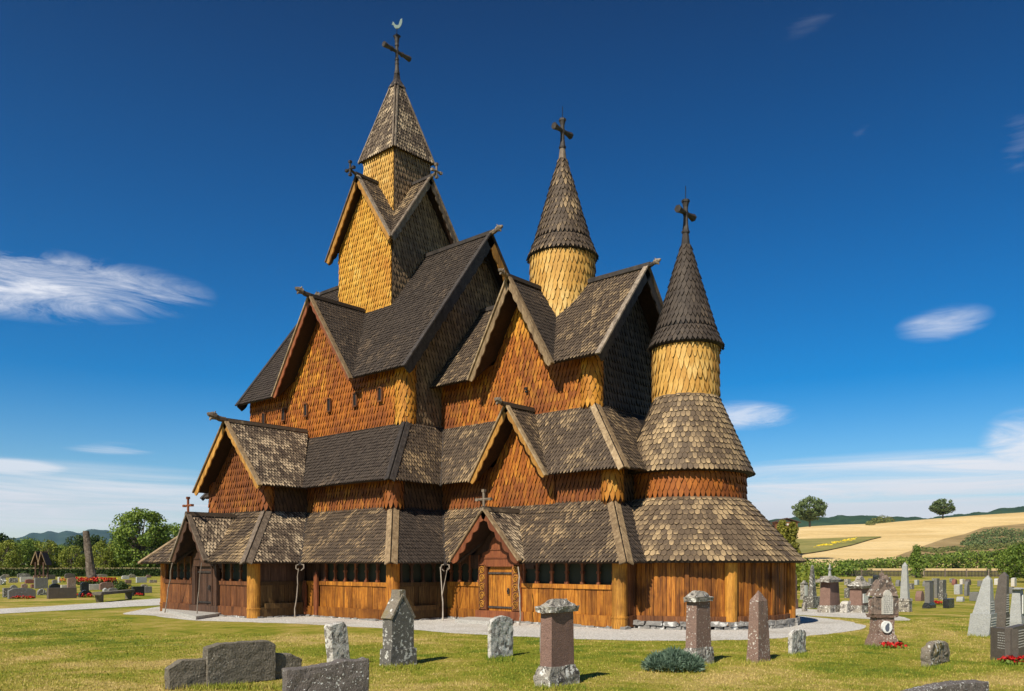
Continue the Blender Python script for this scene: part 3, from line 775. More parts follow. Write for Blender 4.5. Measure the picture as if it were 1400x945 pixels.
for i, ((ra, za), (rb, zb_)) in enumerate(zip(prof_, prof_[1:])): shingle_cone(mb, AP, ra, za, rb, zb_, .152, .18, .045, 'round', 0, a0, R(150), over=.04 if i == 0 else 0)
mb.build('apse_roof', CH, [R_APSE])
def turret(c, rw, z0, z1, rc, zc, za, wm, rm, cz):
    mb = MB(); mb.lathe((c[0], c[1], 0), [(rw, z0), (rw, z1)], 36, r=-1.0); shingle_cone(mb, c, rw, z0, rw, z1, .15, .31, .065, 'dagger')
    t = mb.build('turret', CH, [wm])
    mb = MB(); mb.lathe((c[0], c[1], 0), [(rw*.8, zc-.02), (rc-.05, zc-.06), (rc, zc), (rc*.80, zc+(za-zc)*.16), (.10, za)], 36, r=-1.0)
    zm = zc+(za-zc)*.16
    shingle_cone(mb, c, rc, zc, rc*.80, zm, .15, .23, .055, 'point'); shingle_cone(mb, c, rc*.80, zm, .10, za, .14, .23, .055, 'point', over=0)
    rf = mb.build('turret_roof', t, [rm])
    mb = MB(); mb.lathe((c[0], c[1], 0), [(.135, za-.25), (.15, za-.2), (.10, za+.25), (.085, za+.35)], 10, r=.5); mb.build('finial', t, [W_DARK if cz else W_GREY])
    h = 1.05
    cross((c[0], c[1], za+.3), (0, 1, 0), t, W_DARK, h=1.0, arm=.47, ah=.62, th=.125)
    mb = MB(); mb.tube([(c[0], c[1], za+1.2), (c[0], c[1], za+1.75)], .012, 5); mb.build('lightning_rod', t, [M_IRON])
    return t
turret((XA, YC), .96, 6.5, 8.4, 1.10, 8.26, 11.45, S_PALE, R_DARK, True)
turret((XQ, YC), 1.07, 9.5, 12.3, 1.17, 12.15, 15.6, S_PALE, R_MID, False)

# aisle level
EB = [(-32.27, YC), (-32.27, 17.13), (-20.41, 17.13), (-20.41, 19.35), (-13.06, 19.35), (-13.06, YC)]
TB = [(-31.2, YC), (-31.2, 18.81), (-21.55, 18.81), (-21.55, 20.55), (-14.9, 20.55), (-14.9, YC)]
AIS = {}
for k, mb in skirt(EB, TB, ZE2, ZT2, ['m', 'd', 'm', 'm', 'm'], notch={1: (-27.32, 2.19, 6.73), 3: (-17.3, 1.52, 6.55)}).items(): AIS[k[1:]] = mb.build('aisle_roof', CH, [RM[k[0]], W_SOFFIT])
aisr = AIS[(3, 0)]
for i, mt in ((1, W_DARK), (2, W_DARK), (4, W_TAN)):
    hip(V((*EB[i], ZE2)), V((*TB[i], ZT2)), slope_n(EB, TB, i-1, ZE2, ZT2), slope_n(EB, TB, i, ZE2, ZT2), AIS[(i, 0)], mt, .17)
P = V((*EB[3], ZE2+.03)); Q = V((*TB[3], ZT2+.03)); mb = MB(); mb.beam(P-(Q-P).normalized()*.15, Q, .09, .05, slope_n(EB, TB, 3, ZE2, ZT2)); mb.build('valley_gutter', aisr, [W_DARK])
# aisle walls
zt0 = 3.5
walls = [((-31.78, 17.7), (-29.3, 17.7), S_, 0), ((-29.3, 17.7), (-29.3, 16.0), W_, 0), ((-25.65, 16.0), (-25.65, 17.7), E_, 1),
         ((-25.65, 17.7), (-20.9, 17.7), S_, 0), ((-20.9, 17.7), (-20.9, 19.9), E_, 1), ((-20.9, 19.9), (-13.8, 19.9), S_, 0), ((-13.8, 19.9), (-13.8, 22.5), E_, 1)]
AW = []
for a, b, n, e_ in walls:
    pts = [V((*a, zt0)), V((*b, zt0)), V((*b, 4.85)), V((*a, 4.85))]
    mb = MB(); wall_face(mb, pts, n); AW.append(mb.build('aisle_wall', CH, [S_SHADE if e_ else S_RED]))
    mb = MB(); wall_face(mb, [mir(p) for p in pts], V((n.x, -n.y, 0)), shingles=False); mb.build('aisle_wall', CH, [S_EAST])
mb = MB(); wall_face(mb, [V((-31.78, 17.7, zt0)), V((-31.78, 27.3, zt0)), V((-31.78, 27.3, 4.85)), V((-31.78, 17.7, 4.85))], W_, shingles=False); mb.build('aisle_wall', CH, [S_EAST])
aw = AW[5]
# southern gable of the aisle (left)
GA = dict(cx=-27.32, half=2.19, Yv=15.43, zr=6.73, ze=4.40)
mb = MB(); wall_face(mb, [V((-29.3, 16.0, 3.5)), V((-25.65, 16.0, 3.5)), V((-25.65, 16.0, 4.83)), V((-27.32, 16.0, 6.6)), V((-29.3, 16.0, 4.52))], S_)
gwall = mb.build('gable_wall', CH, [S_RED])
for x in (-25.72, -29.22):
    m2 = MB(); m2.lathe((x, 16.07, 0), [(.2, 3.5), (.2, 4.75)], 14, r=-1.0); shingle_cone(m2, (x, 16.07), .21, 3.6, .21, 4.75, .14, .235, .055, 'dagger'); m2.build('corner_post', gwall, [S_ORANGE])
dormer(CH, GA['cx'], GA['half'], GA['Yv'], GA['zr'], GA['ze'], 18.85, 17.13, [R_PALE, W_SOFFIT], W_TAN, W_EDGE, dh=1.2, board=.18)
dormer(CH, GA['cx'], GA['half'], GA['Yv'], GA['zr'], GA['ze'], 18.85, 17.13, [R_PALE, W_SOFFIT], W_GREY, W_EDGE, dh=1.2, board=.26, sgn=-1)
# chancel aisle gable
mb = MB(); wall_face(mb, [V((-18.7, 19.86, 3.5)), V((-15.9, 19.86, 3.5)), V((-15.9, 19.86, 4.45)), V((-17.3, 19.86, 6.38)), V((-18.7, 19.86, 4.45))], S_)
mb.build('gable_wall', CH, [S_ORANGE])
dormer(CH, -17.3, 1.52, 19.22, 6.55, 4.38, 20.58, 19.35, [R_MID, W_SOFFIT], W_TAN, W_EDGE, dh=.9, board=.13)
for x, y in ((-20.98, 17.78), (-13.88, 19.98)):
    m2 = MB(); m2.lathe((x, y, 0), [(.28, 3.4), (.28, 4.9)], 16, r=-1.0); shingle_cone(m2, (x, y), .29, 3.55, .29, 4.8, .14, .235, .055, 'dagger'); m2.build('corner_post', aw, [S_POST if x > -15 else S_ORANGE])

# nave clerestory
NX0, NX1, NY = -31.4, -21.62, 18.86
mb = MB(); wall_face(mb, [V((NX0, NY, 6.3)), V((NX1, NY, 6.3)), V((NX1, NY, 8.7)), V((-24.33, NY, 8.70)), V((-26.3, NY, 11.42)), V((-28.27, NY, 8.70)), V((NX0, NY, 8.7))], S_)
nw = mb.build('nave_wall', CH, [S_ORANGE])
mb = MB(); wall_face(mb, [V((NX1, NY, 6.3)), V((NX1, 2*YC-NY, 6.3)), V((NX1, 2*YC-NY, 8.75)), V((NX1, YC, 13.6)), V((NX1, NY, 8.75))], E_)
nwe = mb.build('nave_wall', CH, [S_EAST])
mb = MB(); wall_face(mb, [V((NX0, NY, 6.3)), V((NX0, 2*YC-NY, 6.3)), V((NX0, 2*YC-NY, 8.75)), V((NX0, YC, 13.6)), V((NX0, NY, 8.75))], W_, shingles=False)
wall_face(mb, [V((NX0, 2*YC-NY, 6.3)), V((NX1, 2*YC-NY, 6.3)), V((NX1, 2*YC-NY, 8.7)), V((NX0, 2*YC-NY, 8.7))], N_, shingles=False)
mb.build('nave_wall', CH, [S_EAST])
m2 = MB(); m2.lathe((NX1-.25, NY+.22, 0), [(.31, 6.3), (.31, 8.7)], 16, r=-1.0); shingle_cone(m2, (NX1-.25, NY+.22), .33, 6.5, .33, 8.6, .14, .235, .055, 'dagger'); m2.build('corner_post', nw, [S_POST])
for px in (363.4, 390.5, 421, 452.9, 488.5, 522.7):      # six little openings
    d = ray(px); t = NY/d.y; x = d.x*t; mb = MB(); zc = 7.62
    yy = NY-.105; ow, oh = .11, .42
    for q in (-1, 1): mb.box((x+q*.095, yy+.02, zc), (.04, .09, .42))
    mb.box((x, yy+.01, zc-.23), (.23, .10, .05)); 
    for j in range(5):
        a, b = math.pi*j/5, math.pi*(j+1)/5
        P_, Q_ = V((x+.09*math.cos(a), yy, zc+.20+.06*math.sin(a))), V((x+.09*math.cos(b), yy, zc+.20+.06*math.sin(b))); mb.beam(P_, Q_, .07, .05, (0, 0, 1) if abs(a-1.3) < 1 else (1, 0, 0))
    mb.box((x, NY-.085, zc), (.16, .05, .44), 0, 1)
    mb.build('window', nw, [W_BROWN, VOID])
# nave roof
NV0, NV1, NE_Y, NZE, NZR = -31.55, -21.1, 18.37, 8.31, 13.84
mb = MB()
roof_notch(mb, [V((NV0, NE_Y, NZE)), V((NV1, NE_Y, NZE)), V((NV1, YC, NZR)), V((NV0, YC, NZR))], -26.3, 2.4, 11.62, .12, .15)
roof_face(mb, [mir(V((NV0, NE_Y, NZE))), mir(V((NV1, NE_Y, NZE))), V((NV1, YC, NZR)), V((NV0, YC, NZR))], shingles=False)
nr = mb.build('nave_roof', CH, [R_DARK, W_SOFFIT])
ridge((NV0, YC, NZR), (NV1+.15, YC, NZR), nr, W_DARK, .15, .12)
dragon((NV1+.1, YC, NZR+.06), E_, nr, W_GREY, 1.0); dragon((NV0, YC, NZR+.06), W_, nr, W_GREY, .9)
for sgn in (1, -1):
    for x, n in ((NV1, E_), (NV0, W_)):
        bb = MB(); P = V((x, NE_Y-.05, NZE-.08)); Q = V((x, YC, NZR))
        if sgn < 0: P = mir(P)
        o = n*.05; scallop(bb, P+o, Q+o, n, .30, .5, .045, .05, 0); bb.build('barge_board', nr, [W_DARK if sgn > 0 else W_EDGE])
        b2 = MB(); up = V((0, -sgn*(NZR-NZE), YC-NE_Y)).normalized(); b2.beam(P+o*.4+up*.06, Q+o*.4+up*.06, .17, .05, up); b2.build('verge_board', nr, [W_DARK])
# inner verge under the east gable
mb = MB()
for sgn in (1, -1):
    P = V((NX1+.12, NY-.2 if sgn > 0 else 2*YC-NY+.2, NZE+.15)); Q = V((NX1+.12, YC, NZR-.45)); mb.beam(P, Q, .07, .12, E_)
mb.tube([(NX1+.15, YC-.75, 12.75), (NX1+.2, YC-.2, 12.95), (NX1+.22, YC+.12, 12.9)], [.04, .05, .03], 6)
mb.build('inner_barge_board', nwe, [W_DARK])
dormer(CH, -26.3, 2.4, 18.27, 11.62, 8.30, 20.83, 18.37, [R_DARK, W_SOFFIT], W_TAN, W_RED, dh=1.1, board=.13)
mb = MB(); mb.beam((NX1+.03, 19.15, 8.2), (NX1+.03, 19.15, 6.5), .07, .05, E_); mb.build('downpipe', nwe, [W_DARK])
# the roof step on the west (ridge end of the lower western roof)

# chancel clerestory
CX0, CX1, CY = NX1, -14.95, 20.55
mb = MB(); wall_face(mb, [V((CX0, CY, 6.3)), V((CX1, CY, 6.3)), V((CX1, CY, 8.2)), V((XQ+1.36, CY, 8.2)), V((XQ-.05, CY, 10.6)), V((XQ-1.46, CY, 8.2)), V((CX0, CY, 8.2))], S_)
cw = mb.build('chancel_wall', CH, [S_ORANGE])
mb = MB(); wall_face(mb, [V((CX1, CY, 5.5)), V((CX1, 2*YC-CY, 5.5)), V((CX1, 2*YC-CY, 8.3)), V((CX1, YC, 10.8)), V((CX1, CY, 8.3))], E_)
wall_face(mb, [V((CX0, 2*YC-CY, 6.3)), V((CX1, 2*YC-CY, 6.3)), V((CX1, 2*YC-CY, 8.2)), V((CX0, 2*YC-CY, 8.2))], N_, shingles=False)
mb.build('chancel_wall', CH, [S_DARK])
m2 = MB(); m2.lathe((CX1-.22, CY+.2, 0), [(.3, 6.3), (.3, 8.2)], 16, r=-1.0); shingle_cone(m2, (CX1-.22, CY+.2), .31, 6.5, .31, 8.1, .14, .235, .055, 'dagger'); m2.build('corner_post', cw, [S_POST])
mb = MB(); mb.lathe((0, 0, 0), [(.05, 0), (.05, .06)], 10, r=.1)
mb.v = [(-17.55+p[0], CY-.10-p[2], 7.35+p[1]) for p in mb.v]; mb.box((-17.55, CY-.12, 7.26), (.1, .04, .06)); mb.build('vent_hole', cw, [VOID])
CE_Y, CZE, CZR, CV1 = 19.95, 7.88, 11.03, -14.34
mb = MB()
roof_notch(mb, [V((CX0, CE_Y, CZE)), V((CV1, CE_Y, CZE)), V((CV1, YC, CZR)), V((CX0, YC, CZR))], XQ-.05, 1.72, 10.78, .13, .165)
roof_face(mb, [mir(V((CX0, CE_Y, CZE))), mir(V((CV1, CE_Y, CZE))), V((CV1, YC, CZR)), V((CX0, YC, CZR))], shingles=False)
cr = mb.build('chancel_roof', CH, [R_MID, W_SOFFIT])
ridge((CX0, YC, CZR), (CV1+.15, YC, CZR), cr, W_DARK, .15, .12); dragon((CV1+.1, YC, CZR+.06), E_, cr, W_DARK, .8)
for sgn in (1, -1):
    P = V((CV1, CE_Y-.05, CZE-.08)); Q = V((CV1, YC, CZR)); n = E_
    if sgn < 0: P = mir(P)
    bb = MB(); o = n*.05; scallop(bb, P+o, Q+o, n, .24, .5, .03, .05, 0); bb.build('barge_board', cr, [W_DARK])
    b2 = MB(); up = V((0, -sgn*(CZR-CZE), YC-CE_Y)).normalized(); b2.beam(P+o*.4+up*.06, Q+o*.4+up*.06, .17, .05, up); b2.build('verge_board', cr, [W_GREY])
dormer(CH, XQ-.05, 1.72, 19.83, 10.78, 7.86, 22.3, 19.95, [R_DARK, W_SOFFIT], W_TAN, W_TAN, dh=-.8, board=.15)

# main tower
def ring(s, z): return [V((XT-s, YC-s, z)), V((XT+s, YC-s, z)), V((XT+s, YC+s, z)), V((XT-s, YC+s, z))]
TS, TG, TZE, TZR = 1.654, 2.0, 14.06, 16.92
NS = [S_, E_, N_, W_]
mbs, mbe = MB(), MB()
lo_, hi_ = ring(TS, 10.0), ring(TS, TZE+.35)
for i in range(4):
    j = (i+1) % 4; mid = (lo_[i]+lo_[j])/2; mid.z = TZR-.35
    wall_face(mbs if i in (0, 3) else mbe, [lo_[i], lo_[j], hi_[j], mid, hi_[i]], NS[i], .145, .225, shingles=i < 2)
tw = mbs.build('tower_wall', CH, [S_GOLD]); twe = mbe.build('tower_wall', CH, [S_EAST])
# four gabled roofs of the tower, meeting in valleys above the corners
mb = MB(); C0 = V((XT, YC, TZR)); cs = ring(TG, TZE)
tops = []
for i in range(4):
    j = (i+1) % 4; ap = (cs[i]+cs[j])/2; ap.z = TZR; tops.append(ap)
    for p in (cs[i], cs[j]): roof_face(mb, [ap, C0, p], .14, .17, shingles=(i < 2))
tr = mb.build('tower_roof', CH, [R_MID, W_SOFFIT])
for i in range(4):
    n = NS[i]
    for p in (cs[i], cs[(i+1) % 4]):
        o = n*.05; bb = MB(); dn = V((0, 0, -.05)); scallop(bb, p+dn+o, tops[i]+o, n, .16, .36, .045, .05, 0); bb.build('barge_board', tr, [W_EDGE if i == 0 else W_GREY])
        q = 1 if (p-tops[i]).dot(V((0, 0, 1)).cross(n)) > 0 else -1
        sd = (p-tops[i]); sd.z = 0; sd.normalize(); up = (sd*(TZR-TZE)+V((0, 0, TG))).normalized()
        b2 = MB(); b2.beam(p+o*.4+up*.05+dn, tops[i]+o*.4+up*.05, .16, .05, up); b2.build('verge_board', tr, [W_GREY])
    ridge(tops[i]+n*.12, C0, tr, W_DARK)
    if i < 2 or True:
        m3 = MB(); P = tops[i]+n*.15+V((0, 0, .05)); z = V((0, 0, 1)); sd = V((0, 0, 1)).cross(n)
        m3.tube([P-n*.1, P+n*.18+z*.08], [.06, .05], 6); c = P+n*.22+z*.12
        m3.tube([c-z*.22, c+z*.28], .045, 6); m3.tube([c-sd*.22, c+sd*.22], .045, 6)
        for e_ in (c-z*.22, c+z*.28, c-sd*.22, c+sd*.22): m3.box(e_, (.11, .11, .09))
        m3.build('gable_cross', tr, [W_DARK if i != 1 else W_GREY])
US, SB, SZ, SA = .95, 1.09, 18.15, 21.35
mbs, mbe = MB(), MB(); lo_, hi_ = ring(US, 14.3), ring(US, SZ+.1)
for i in range(4):
    j = (i+1) % 4; wall_face(mbs if i in (0, 3) else mbe, [lo_[i], lo_[j], hi_[j], hi_[i]], NS[i], .135, .225, shingles=i < 2)
mbs.build('belfry_wall', CH, [S_PALE]); mbe.build('belfry_wall', CH, [S_EAST])
mb = MB(); b_ = ring(SB, SZ); t_ = ring(.16, SA)
for i in range(4):
    j = (i+1) % 4; roof_face(mb, [b_[i], b_[j], t_[j], t_[i]], .13, .17, shingles=i < 2)
sp = mb.build('spire', CH, [R_PALE, W_SOFFIT])
for i in range(4):
    n1 = nrm([b_[i], b_[(i+1) % 4], t_[i]]); n2 = nrm([b_[i-1], b_[i], t_[i]])
    hip(b_[i], t_[i], n1, n2, sp, W_GREY, .07)
mb = MB(); r1, r2, r3 = ring(.27, SA-.12), ring(.10, SA+.25), ring(.07, SA+.6)
for A_, B_ in ((r1, r2), (r2, r3)):
    for i in range(4): mb.poly([A_[i], A_[(i+1) % 4], B_[(i+1) % 4], B_[i]])
mb.poly(r3); mb.build('spire_cap', sp, [W_DARK])
c = cross((XT, YC, SA+.45), (0, 1, 0), sp, W_DARK, h=1.55, arm=.70, ah=.95, th=.12, knobs=True)
m3 = MB(); zt = SA+2.0
m3.box((XT, YC, zt+.03), (.22, .22, .06))
m3.tube([(XT, YC, zt), (XT, YC, zt+.38)], .014, 5)
out = [(-.20, .10), (-.31, .13), (-.24, .19), (-.25, .28), (-.17, .25), (-.12, .14), (0, .09), (.10, .12), (.14, .26), (.20, .40), (.30, .46), (.30, .26), (.24, .08), (.12, -.06), (-.04, -.10), (-.15, -.02)]
dd = V((.75, .66, 0)); nn_ = V((.66, -.75, 0))
m3.slab([V((XT, YC, zt+.42))+dd*a*.72+V((0, 0, b*.78)) for a, b in out], nn_, .03, 1)
m3.build('weathercock', sp, [M_IRON, M_COPPER])

# porches
def porch(cx, half, Yv, zr, ze, Yr, Yw, door_c, mats, dw, carved):
    rf = dormer(CH, cx, half, Yv, zr, ze, Yr, Yv+.25, mats, W_TAN if carved else W_GREY, W_RED if carved else W_DOOR, dh=0, board=.15, w=.12, e=.155, scal=.09)
    m3 = MB(); P = V((cx, Yv-.03, zr)); z = V((0, 0, 1)); x = V((1, 0, 0))
    m3.tube([P, P+z*.62], .045, 6); m3.tube([P+z*.36-x*.26, P+z*.36+x*.26], .042, 6)
    for e_ in (P+z*.62, P+z*.36-x*.26, P+z*.36+x*.26): m3.box(e_, (.1, .1, .08))
    m3.build('cross', rf, [W_GREY if carved else W_RED])
    fr = MB(); y = Yw-.02
    # pediment boards behind the gable
    out = [(-.85, 1.62), (.85, 1.62), (.80, 1.78), (.70, 1.92), (.66, 2.04), (.40, 2.12), (.36, 2.30), (.24, 2.48), (.12, 2.56), (.06, 2.80), (0, 2.95)]
    out = out+[(-a, b) for a, b in reversed(out[2:-1])]
    k = half/1.35
    fr.slab([V((door_c+a*k, y-.10, b)) for a, b in out], S_, .06, 0, .5)
    fr.slab([V((door_c+a*k, y-.125, b)) for a, b in ((-.72, 1.86), (.72, 1.86), (.72, 1.90), (-.72, 1.90))], S_, .03, 0, .2)
    fr.slab([V((door_c+a*k, y-.125, b)) for a, b in ((-.42, 2.12), (.42, 2.12), (.42, 2.15), (-.42, 2.15))], S_, .03, 0, .2)
    for q in (-1, 1):
        fr.box((door_c+q*(dw/2+.20), y, .98), (.34, .14, 1.42)); fr.box((door_c+q*(dw/2+.10+.0), y-.08, 1.0), (.05, .05, 1.4))
    log(fr, (door_c-dw/2-.5, Yw), (door_c+dw/2+.5, Yw), S_, -.02, ZS-.02, .12)
    fr.slab([V((cx-half*.95, y+.02, 1.55)), V((cx+half*.95, y+.02, 1.55)), V((cx+half*.95, y+.02, 1.9)), V((cx, y+.02, zr-.12)), V((cx-half*.95, y+.02, 1.9))], S_, .04, 1, .3)
    fo = fr.build('door_frame', rf, [W_RED if carved else W_DOOR, W_DOOR])
    dm = MB(); planks(dm, (door_c-dw/2, y-.0), (door_c+dw/2, y-.0), S_, ZS-.02, 1.45, .13, 0, .01)
    pts = [V((door_c-dw/2, y, 1.45)), V((door_c+dw/2, y, 1.45))]+[V((door_c+dw/2*math.cos(a), y, 1.45+.30*math.sin(a))) for a in [math.pi*j/8 for j in range(1, 8)]]
    dm.slab(pts, S_, .05, 0, .7)
    door = dm.build('door', rf, [W_PLANK if carved else W_DOOR])
    hm = MB()
    for zz in (.38, 1.42): hm.box((door_c, y-.035, zz), (dw, .02, .055))
    hm.box((door_c+dw*.36, y-.05, .88), (.06, .03, .18)); hm.tube([(door_c+dw*.36, y-.07, .82), (door_c+dw*.36, y-.11, .88), (door_c+dw*.36, y-.07, .94)], .012, 5)
    hm.build('hinge_and_handle', rf, [W_DARK])
    if carved:
        for q in (-1, 1):
            cm = MB(); xc = door_c+q*(dw/2+.20); cm.box((xc, y-.085, .98), (.30, .03, 1.36), 0, 1, .8)
            for kk in range(5):
                zc = .45+kk*.265; pts = []
                for j in range(22):
                    a = j*.48; rr = .115-.0046*j; sg = 1 if kk % 2 else -1
                    pts.append(V((xc+sg*rr*math.cos(a), y-.112, zc+rr*1.15*math.sin(a))))
                cm.tube(pts, .015, 5, 0, .9)
                cm.tube([V((xc-.10, y-.112, zc-.12)), V((xc+.02, y-.118, zc-.02)), V((xc+.12, y-.112, zc+.13))], .013, 5, 0, .8)
            cm.build('carved_panel', rf, [W_GOLD, W_BROWN])
    return rf
porch(-27.2, 1.13, 13.98, 3.33, 1.86, 15.7, 14.61, -27.2, [R_PALE, W_SOFFIT], .95, False)
porch(-17.15, 1.35, 18.05, 3.26, 1.84, 19.6, 18.82, -17.18, [R_PALE, W_SOFFIT], .98, True)
# door steps
for pts, z in (([(222, 834), (262, 827), (302, 840), (268, 845)], .05), ([(622, 849), (640, 845.5), (702, 847), (698, 853.5)], .05)):
    mb = MB(); q = [gp(*p)+V((0, 0, z)) for p in pts]; mb.slab(q, V((0, 0, 1)), .14); mb.build('door_step', CH, [ST_STEP])

# thin branch poles propping the gutters
def pole(p0, p1, fork=False, mt=W_POLE):
    mb = MB(); P, Q = V(p0), V(p1); n = 7; pts = []
    for i in range(n):
        t = i/(n-1); pts.append(P.lerp(Q, t)+V((random.uniform(-.02, .02), random.uniform(-.02, .02), 0)))
    mb.tube(pts, [.024-.008*i/(n-1) for i in range(n)], 6)
    if fork:
        mb.tube([P.lerp(Q, .45), P.lerp(Q, .7)+V((.10, .05, 0)), V(Q)+V((.32, .0, -.02))], [.018, .015, .010], 6)
    mb.build('gutter_pole', CH, [mt])
pole((-29.25, 14.12, -.05), (-28.35, 13.95, 1.72)); pole((-26.2, 13.72, -.05), (-26.1, 13.85, 1.74))
pole((-23.62, 15.78, -.05), (-23.5, 15.85, 1.55)); pole((-18.72, 17.85, -.05), (-18.95, 17.95, 1.6), True); pole((-15.62, 17.92, -.05), (-15.72, 17.95, 1.62))

# ------------------------------------------------------------------ ground
def sheet(name, pts, z, mt, kind='structure', curve=False):
    mb = MB(); mb.poly([V((p[0], p[1], z)) for p in pts]); 
    if (V(pts[1]).to_2d()-V(pts[0]).to_2d()).cross(V(pts[2]).to_2d()-V(pts[1]).to_2d()) < 0 and False: pass
    o = mb.build(name, None, [mt]); o['kind'] = kind; return o
GZ = -.06
mb = MB(); n = 60; S = 9500
xs = [-9400, -3000, -900, -300, -120, -60, -30, 0, 30, 60, 120, 300, 900, 3000, 4400]
ys_ = [-3700, -1500, -600, -300, -120, -60, -30, 0, 30, 60, 120, 300, 900, 3000, 10000]
vs = [(x, y, GZ) for y in ys_ for x in xs]; k = len(xs)
mb.add(vs, [(j*k+i, j*k+i+1, (j+1)*k+i+1, (j+1)*k+i) for j in range(k-1) for i in range(k-1)])
g = mb.build('ground', None, [GRASS]); g['kind'] = 'structure'
def smooth_loop(pts, sub=5, jit=.06):
    out = []; n = len(pts)
    for i in range(n):
        p0, p1, p2, p3 = pts[i-1], pts[i], pts[(i+1) % n], pts[(i+2) % n]
        for j in range(sub):
            t = j/sub; q = .5*((2*p1)+(p2-p0)*t+(2*p0-5*p1+4*p2-p3)*t*t+(3*p1-p0-3*p2+p3)*t*t*t)
            out.append(q+V((random.uniform(-jit, jit), random.uniform(-jit, jit), 0)))
    return out
gpix = [(180, 836), (212, 842), (262, 848), (345, 851), (420, 853.5), (500, 858), (560, 861), (620, 866), (700, 870), (790, 874), (880, 876), (960, 876), (1040, 874), (1100, 870), (1150, 865), (1186, 858), (1165, 851), (1125, 845), (1090, 841)]
gl = [gp(*p, z=GZ) for p in gpix]+[V((-8, 27.5, 0)), V((-13, 32, 0)), V((-34, 33, 0)), V((-40, 24, 0))]
loop = smooth_loop(gl)
mb = MB(); cen = V((-20, 22, GZ+.004))
ring_ = [V((p.x, p.y, GZ+.004)) for p in loop]
mb.poly(ring_[::-1] if sum(p.x*q.y-q.x*p.y for p, q in zip(ring_, ring_[1:]+ring_[:1])) < 0 else ring_)
o = mb.build('gravel_apron', None, [GRAVEL]); o['kind'] = 'structure'
top = [(-60, 836), (0, 832.5), (60, 829.5), (120, 825.5), (180, 821), (219, 818.5)]; bot = [(235, 827), (180, 829.5), (120, 833), (60, 836), (0, 839.5), (-60, 843)]
mb = MB()
tp = [gp(*p, z=GZ) for p in top]; bp = [gp(*p, z=GZ) for p in bot][::-1]
for i in range(5): mb.poly([V((q.x, q.y, GZ+.008)) for q in (bp[i], bp[i+1], tp[i+1], tp[i])])
o = mb.build('path', None, [GRAVEL]); o['kind'] = 'structure'

# short grass blades on the nearer lawn
def in_poly(x, y, P):
    c = False; j = len(P)-1
    for i in range(len(P)):
        if ((P[i].y > y) != (P[j].y > y)) and (x < (P[j].x-P[i].x)*(y-P[i].y)/(P[j].y-P[i].y)+P[i].x): c = not c
        j = i
    return c
mb = MB(); rg = random.Random(3); cnt = 0
while cnt < 95000:
    u = rg.random(); t = 10.2+(27-10.2)*(u**1.35); px = rg.uniform(-40, 1440); p = at(px, t)
    if t > 19 and in_poly(p.x, p.y, loop): continue
    if t > 21 and px > 180 and px < 1100: continue
    h = rg.uniform(.012, .034)*(1+.5*noise.noise(V((p.x*.7, p.y*.7, 0)))); w = .004+.00022*t; a = rg.uniform(0, 6.28)
    dx, dy = math.cos(a)*w, math.sin(a)*w; lx, ly = rg.uniform(-.02, .02), rg.uniform(-.02, .02)
    mb.add([(p.x-dx, p.y-dy, GZ), (p.x+dx, p.y+dy, GZ), (p.x+lx, p.y+ly, GZ+h)], [(0, 1, 2)], 0, rg.random()); cnt += 1
o = mb.build('grass', None, [BLADE]); tag(o, 'short sunlit lawn grass with dry straw coloured patches', 'grass', kind='stuff')

# ------------------------------------------------------------------ terrain beyond
def terrain(name, px0, px1, step, ytop, ybot, t0, t1, mt, ny=14, rough=0, seed=0, kindname='structure'):
    mb = MB(); cols = []; px = px0
    while px <= px1+.1:
        yt, yb = ytop(px), ybot(px); col = []
        for j in range(ny+1):
            f = j/ny; t = t0+(t1-t0)*f; y = yb+(yt-yb)*f
            z = zat(y, t)+(noise.noise(V((px*.05+seed, f*3, 0)))*rough if j else 0)
            col.append(at(px, t, z))
        # back side falls away
        p = col[-1]; col.append(V((p.x*1.12, p.y*1.12, p.z*.6)))
        cols.append(col); px += step
    k = ny+2; vs = [tuple(p) for c in cols for p in c]
    mb.add(vs, [(i*k+j, (i+1)*k+j, (i+1)*k+j+1, i*k+j+1) for i in range(len(cols)-1) for j in range(k-1)])
    o = mb.build(name, None, [mt], smooth=True); o['kind'] = kindname; return o
def interp(tab):
    def f(x):
        if x <= tab[0][0]: return tab[0][1]
        for (a, b), (c, d) in zip(tab, tab[1:]):
            if x <= c: return b+(d-b)*(x-a)/(c-a)
        return tab[-1][1]
    return f
mt_top = interp([(-200, 745), (-60, 742), (0, 737), (20, 736), (30, 731), (50, 728), (75, 728.5), (92, 729), (104, 726), (118, 724), (135, 724), (155, 727), (175, 729), (205, 737), (240, 742), (330, 745), (500, 752), (700, 758)])
terrain('mountain', -300, 900, 5, lambda x: mt_top(x)+noise.noise(V((x*.12, 0, 0)))*.7, lambda x: 769, 5200, 6500, MOUNT, 12, 45)
hl_top = interp([(500, 726), (880, 718), (1040, 711), (1085, 708), (1110, 707), (1150, 706), (1180, 704.5), (1200, 706), (1260, 708), (1320, 703), (1360, 697), (1400, 692), (1600, 684)])
terrain('forest_hill', 500, 1600, 2.5, lambda x: hl_top(x)+noise.noise(V((x*.5, 3, 0)))*.9, lambda x: 765, 1500, 2100, FOREST, 12, 6)
fld = interp([(700, 736), (960, 733), (1040, 726), (1085, 722), (1110, 719.5), (1150, 717.5), (1200, 716), (1230, 713), (1280, 709), (1330, 705), (1400, 700.5), (1600, 690)])
fbot = interp([(960, 777.3), (1600, 777.3)])
terrain('wheat_field', 700, 1600, 8, fld, fbot, 330, 800, WHEAT, 20)
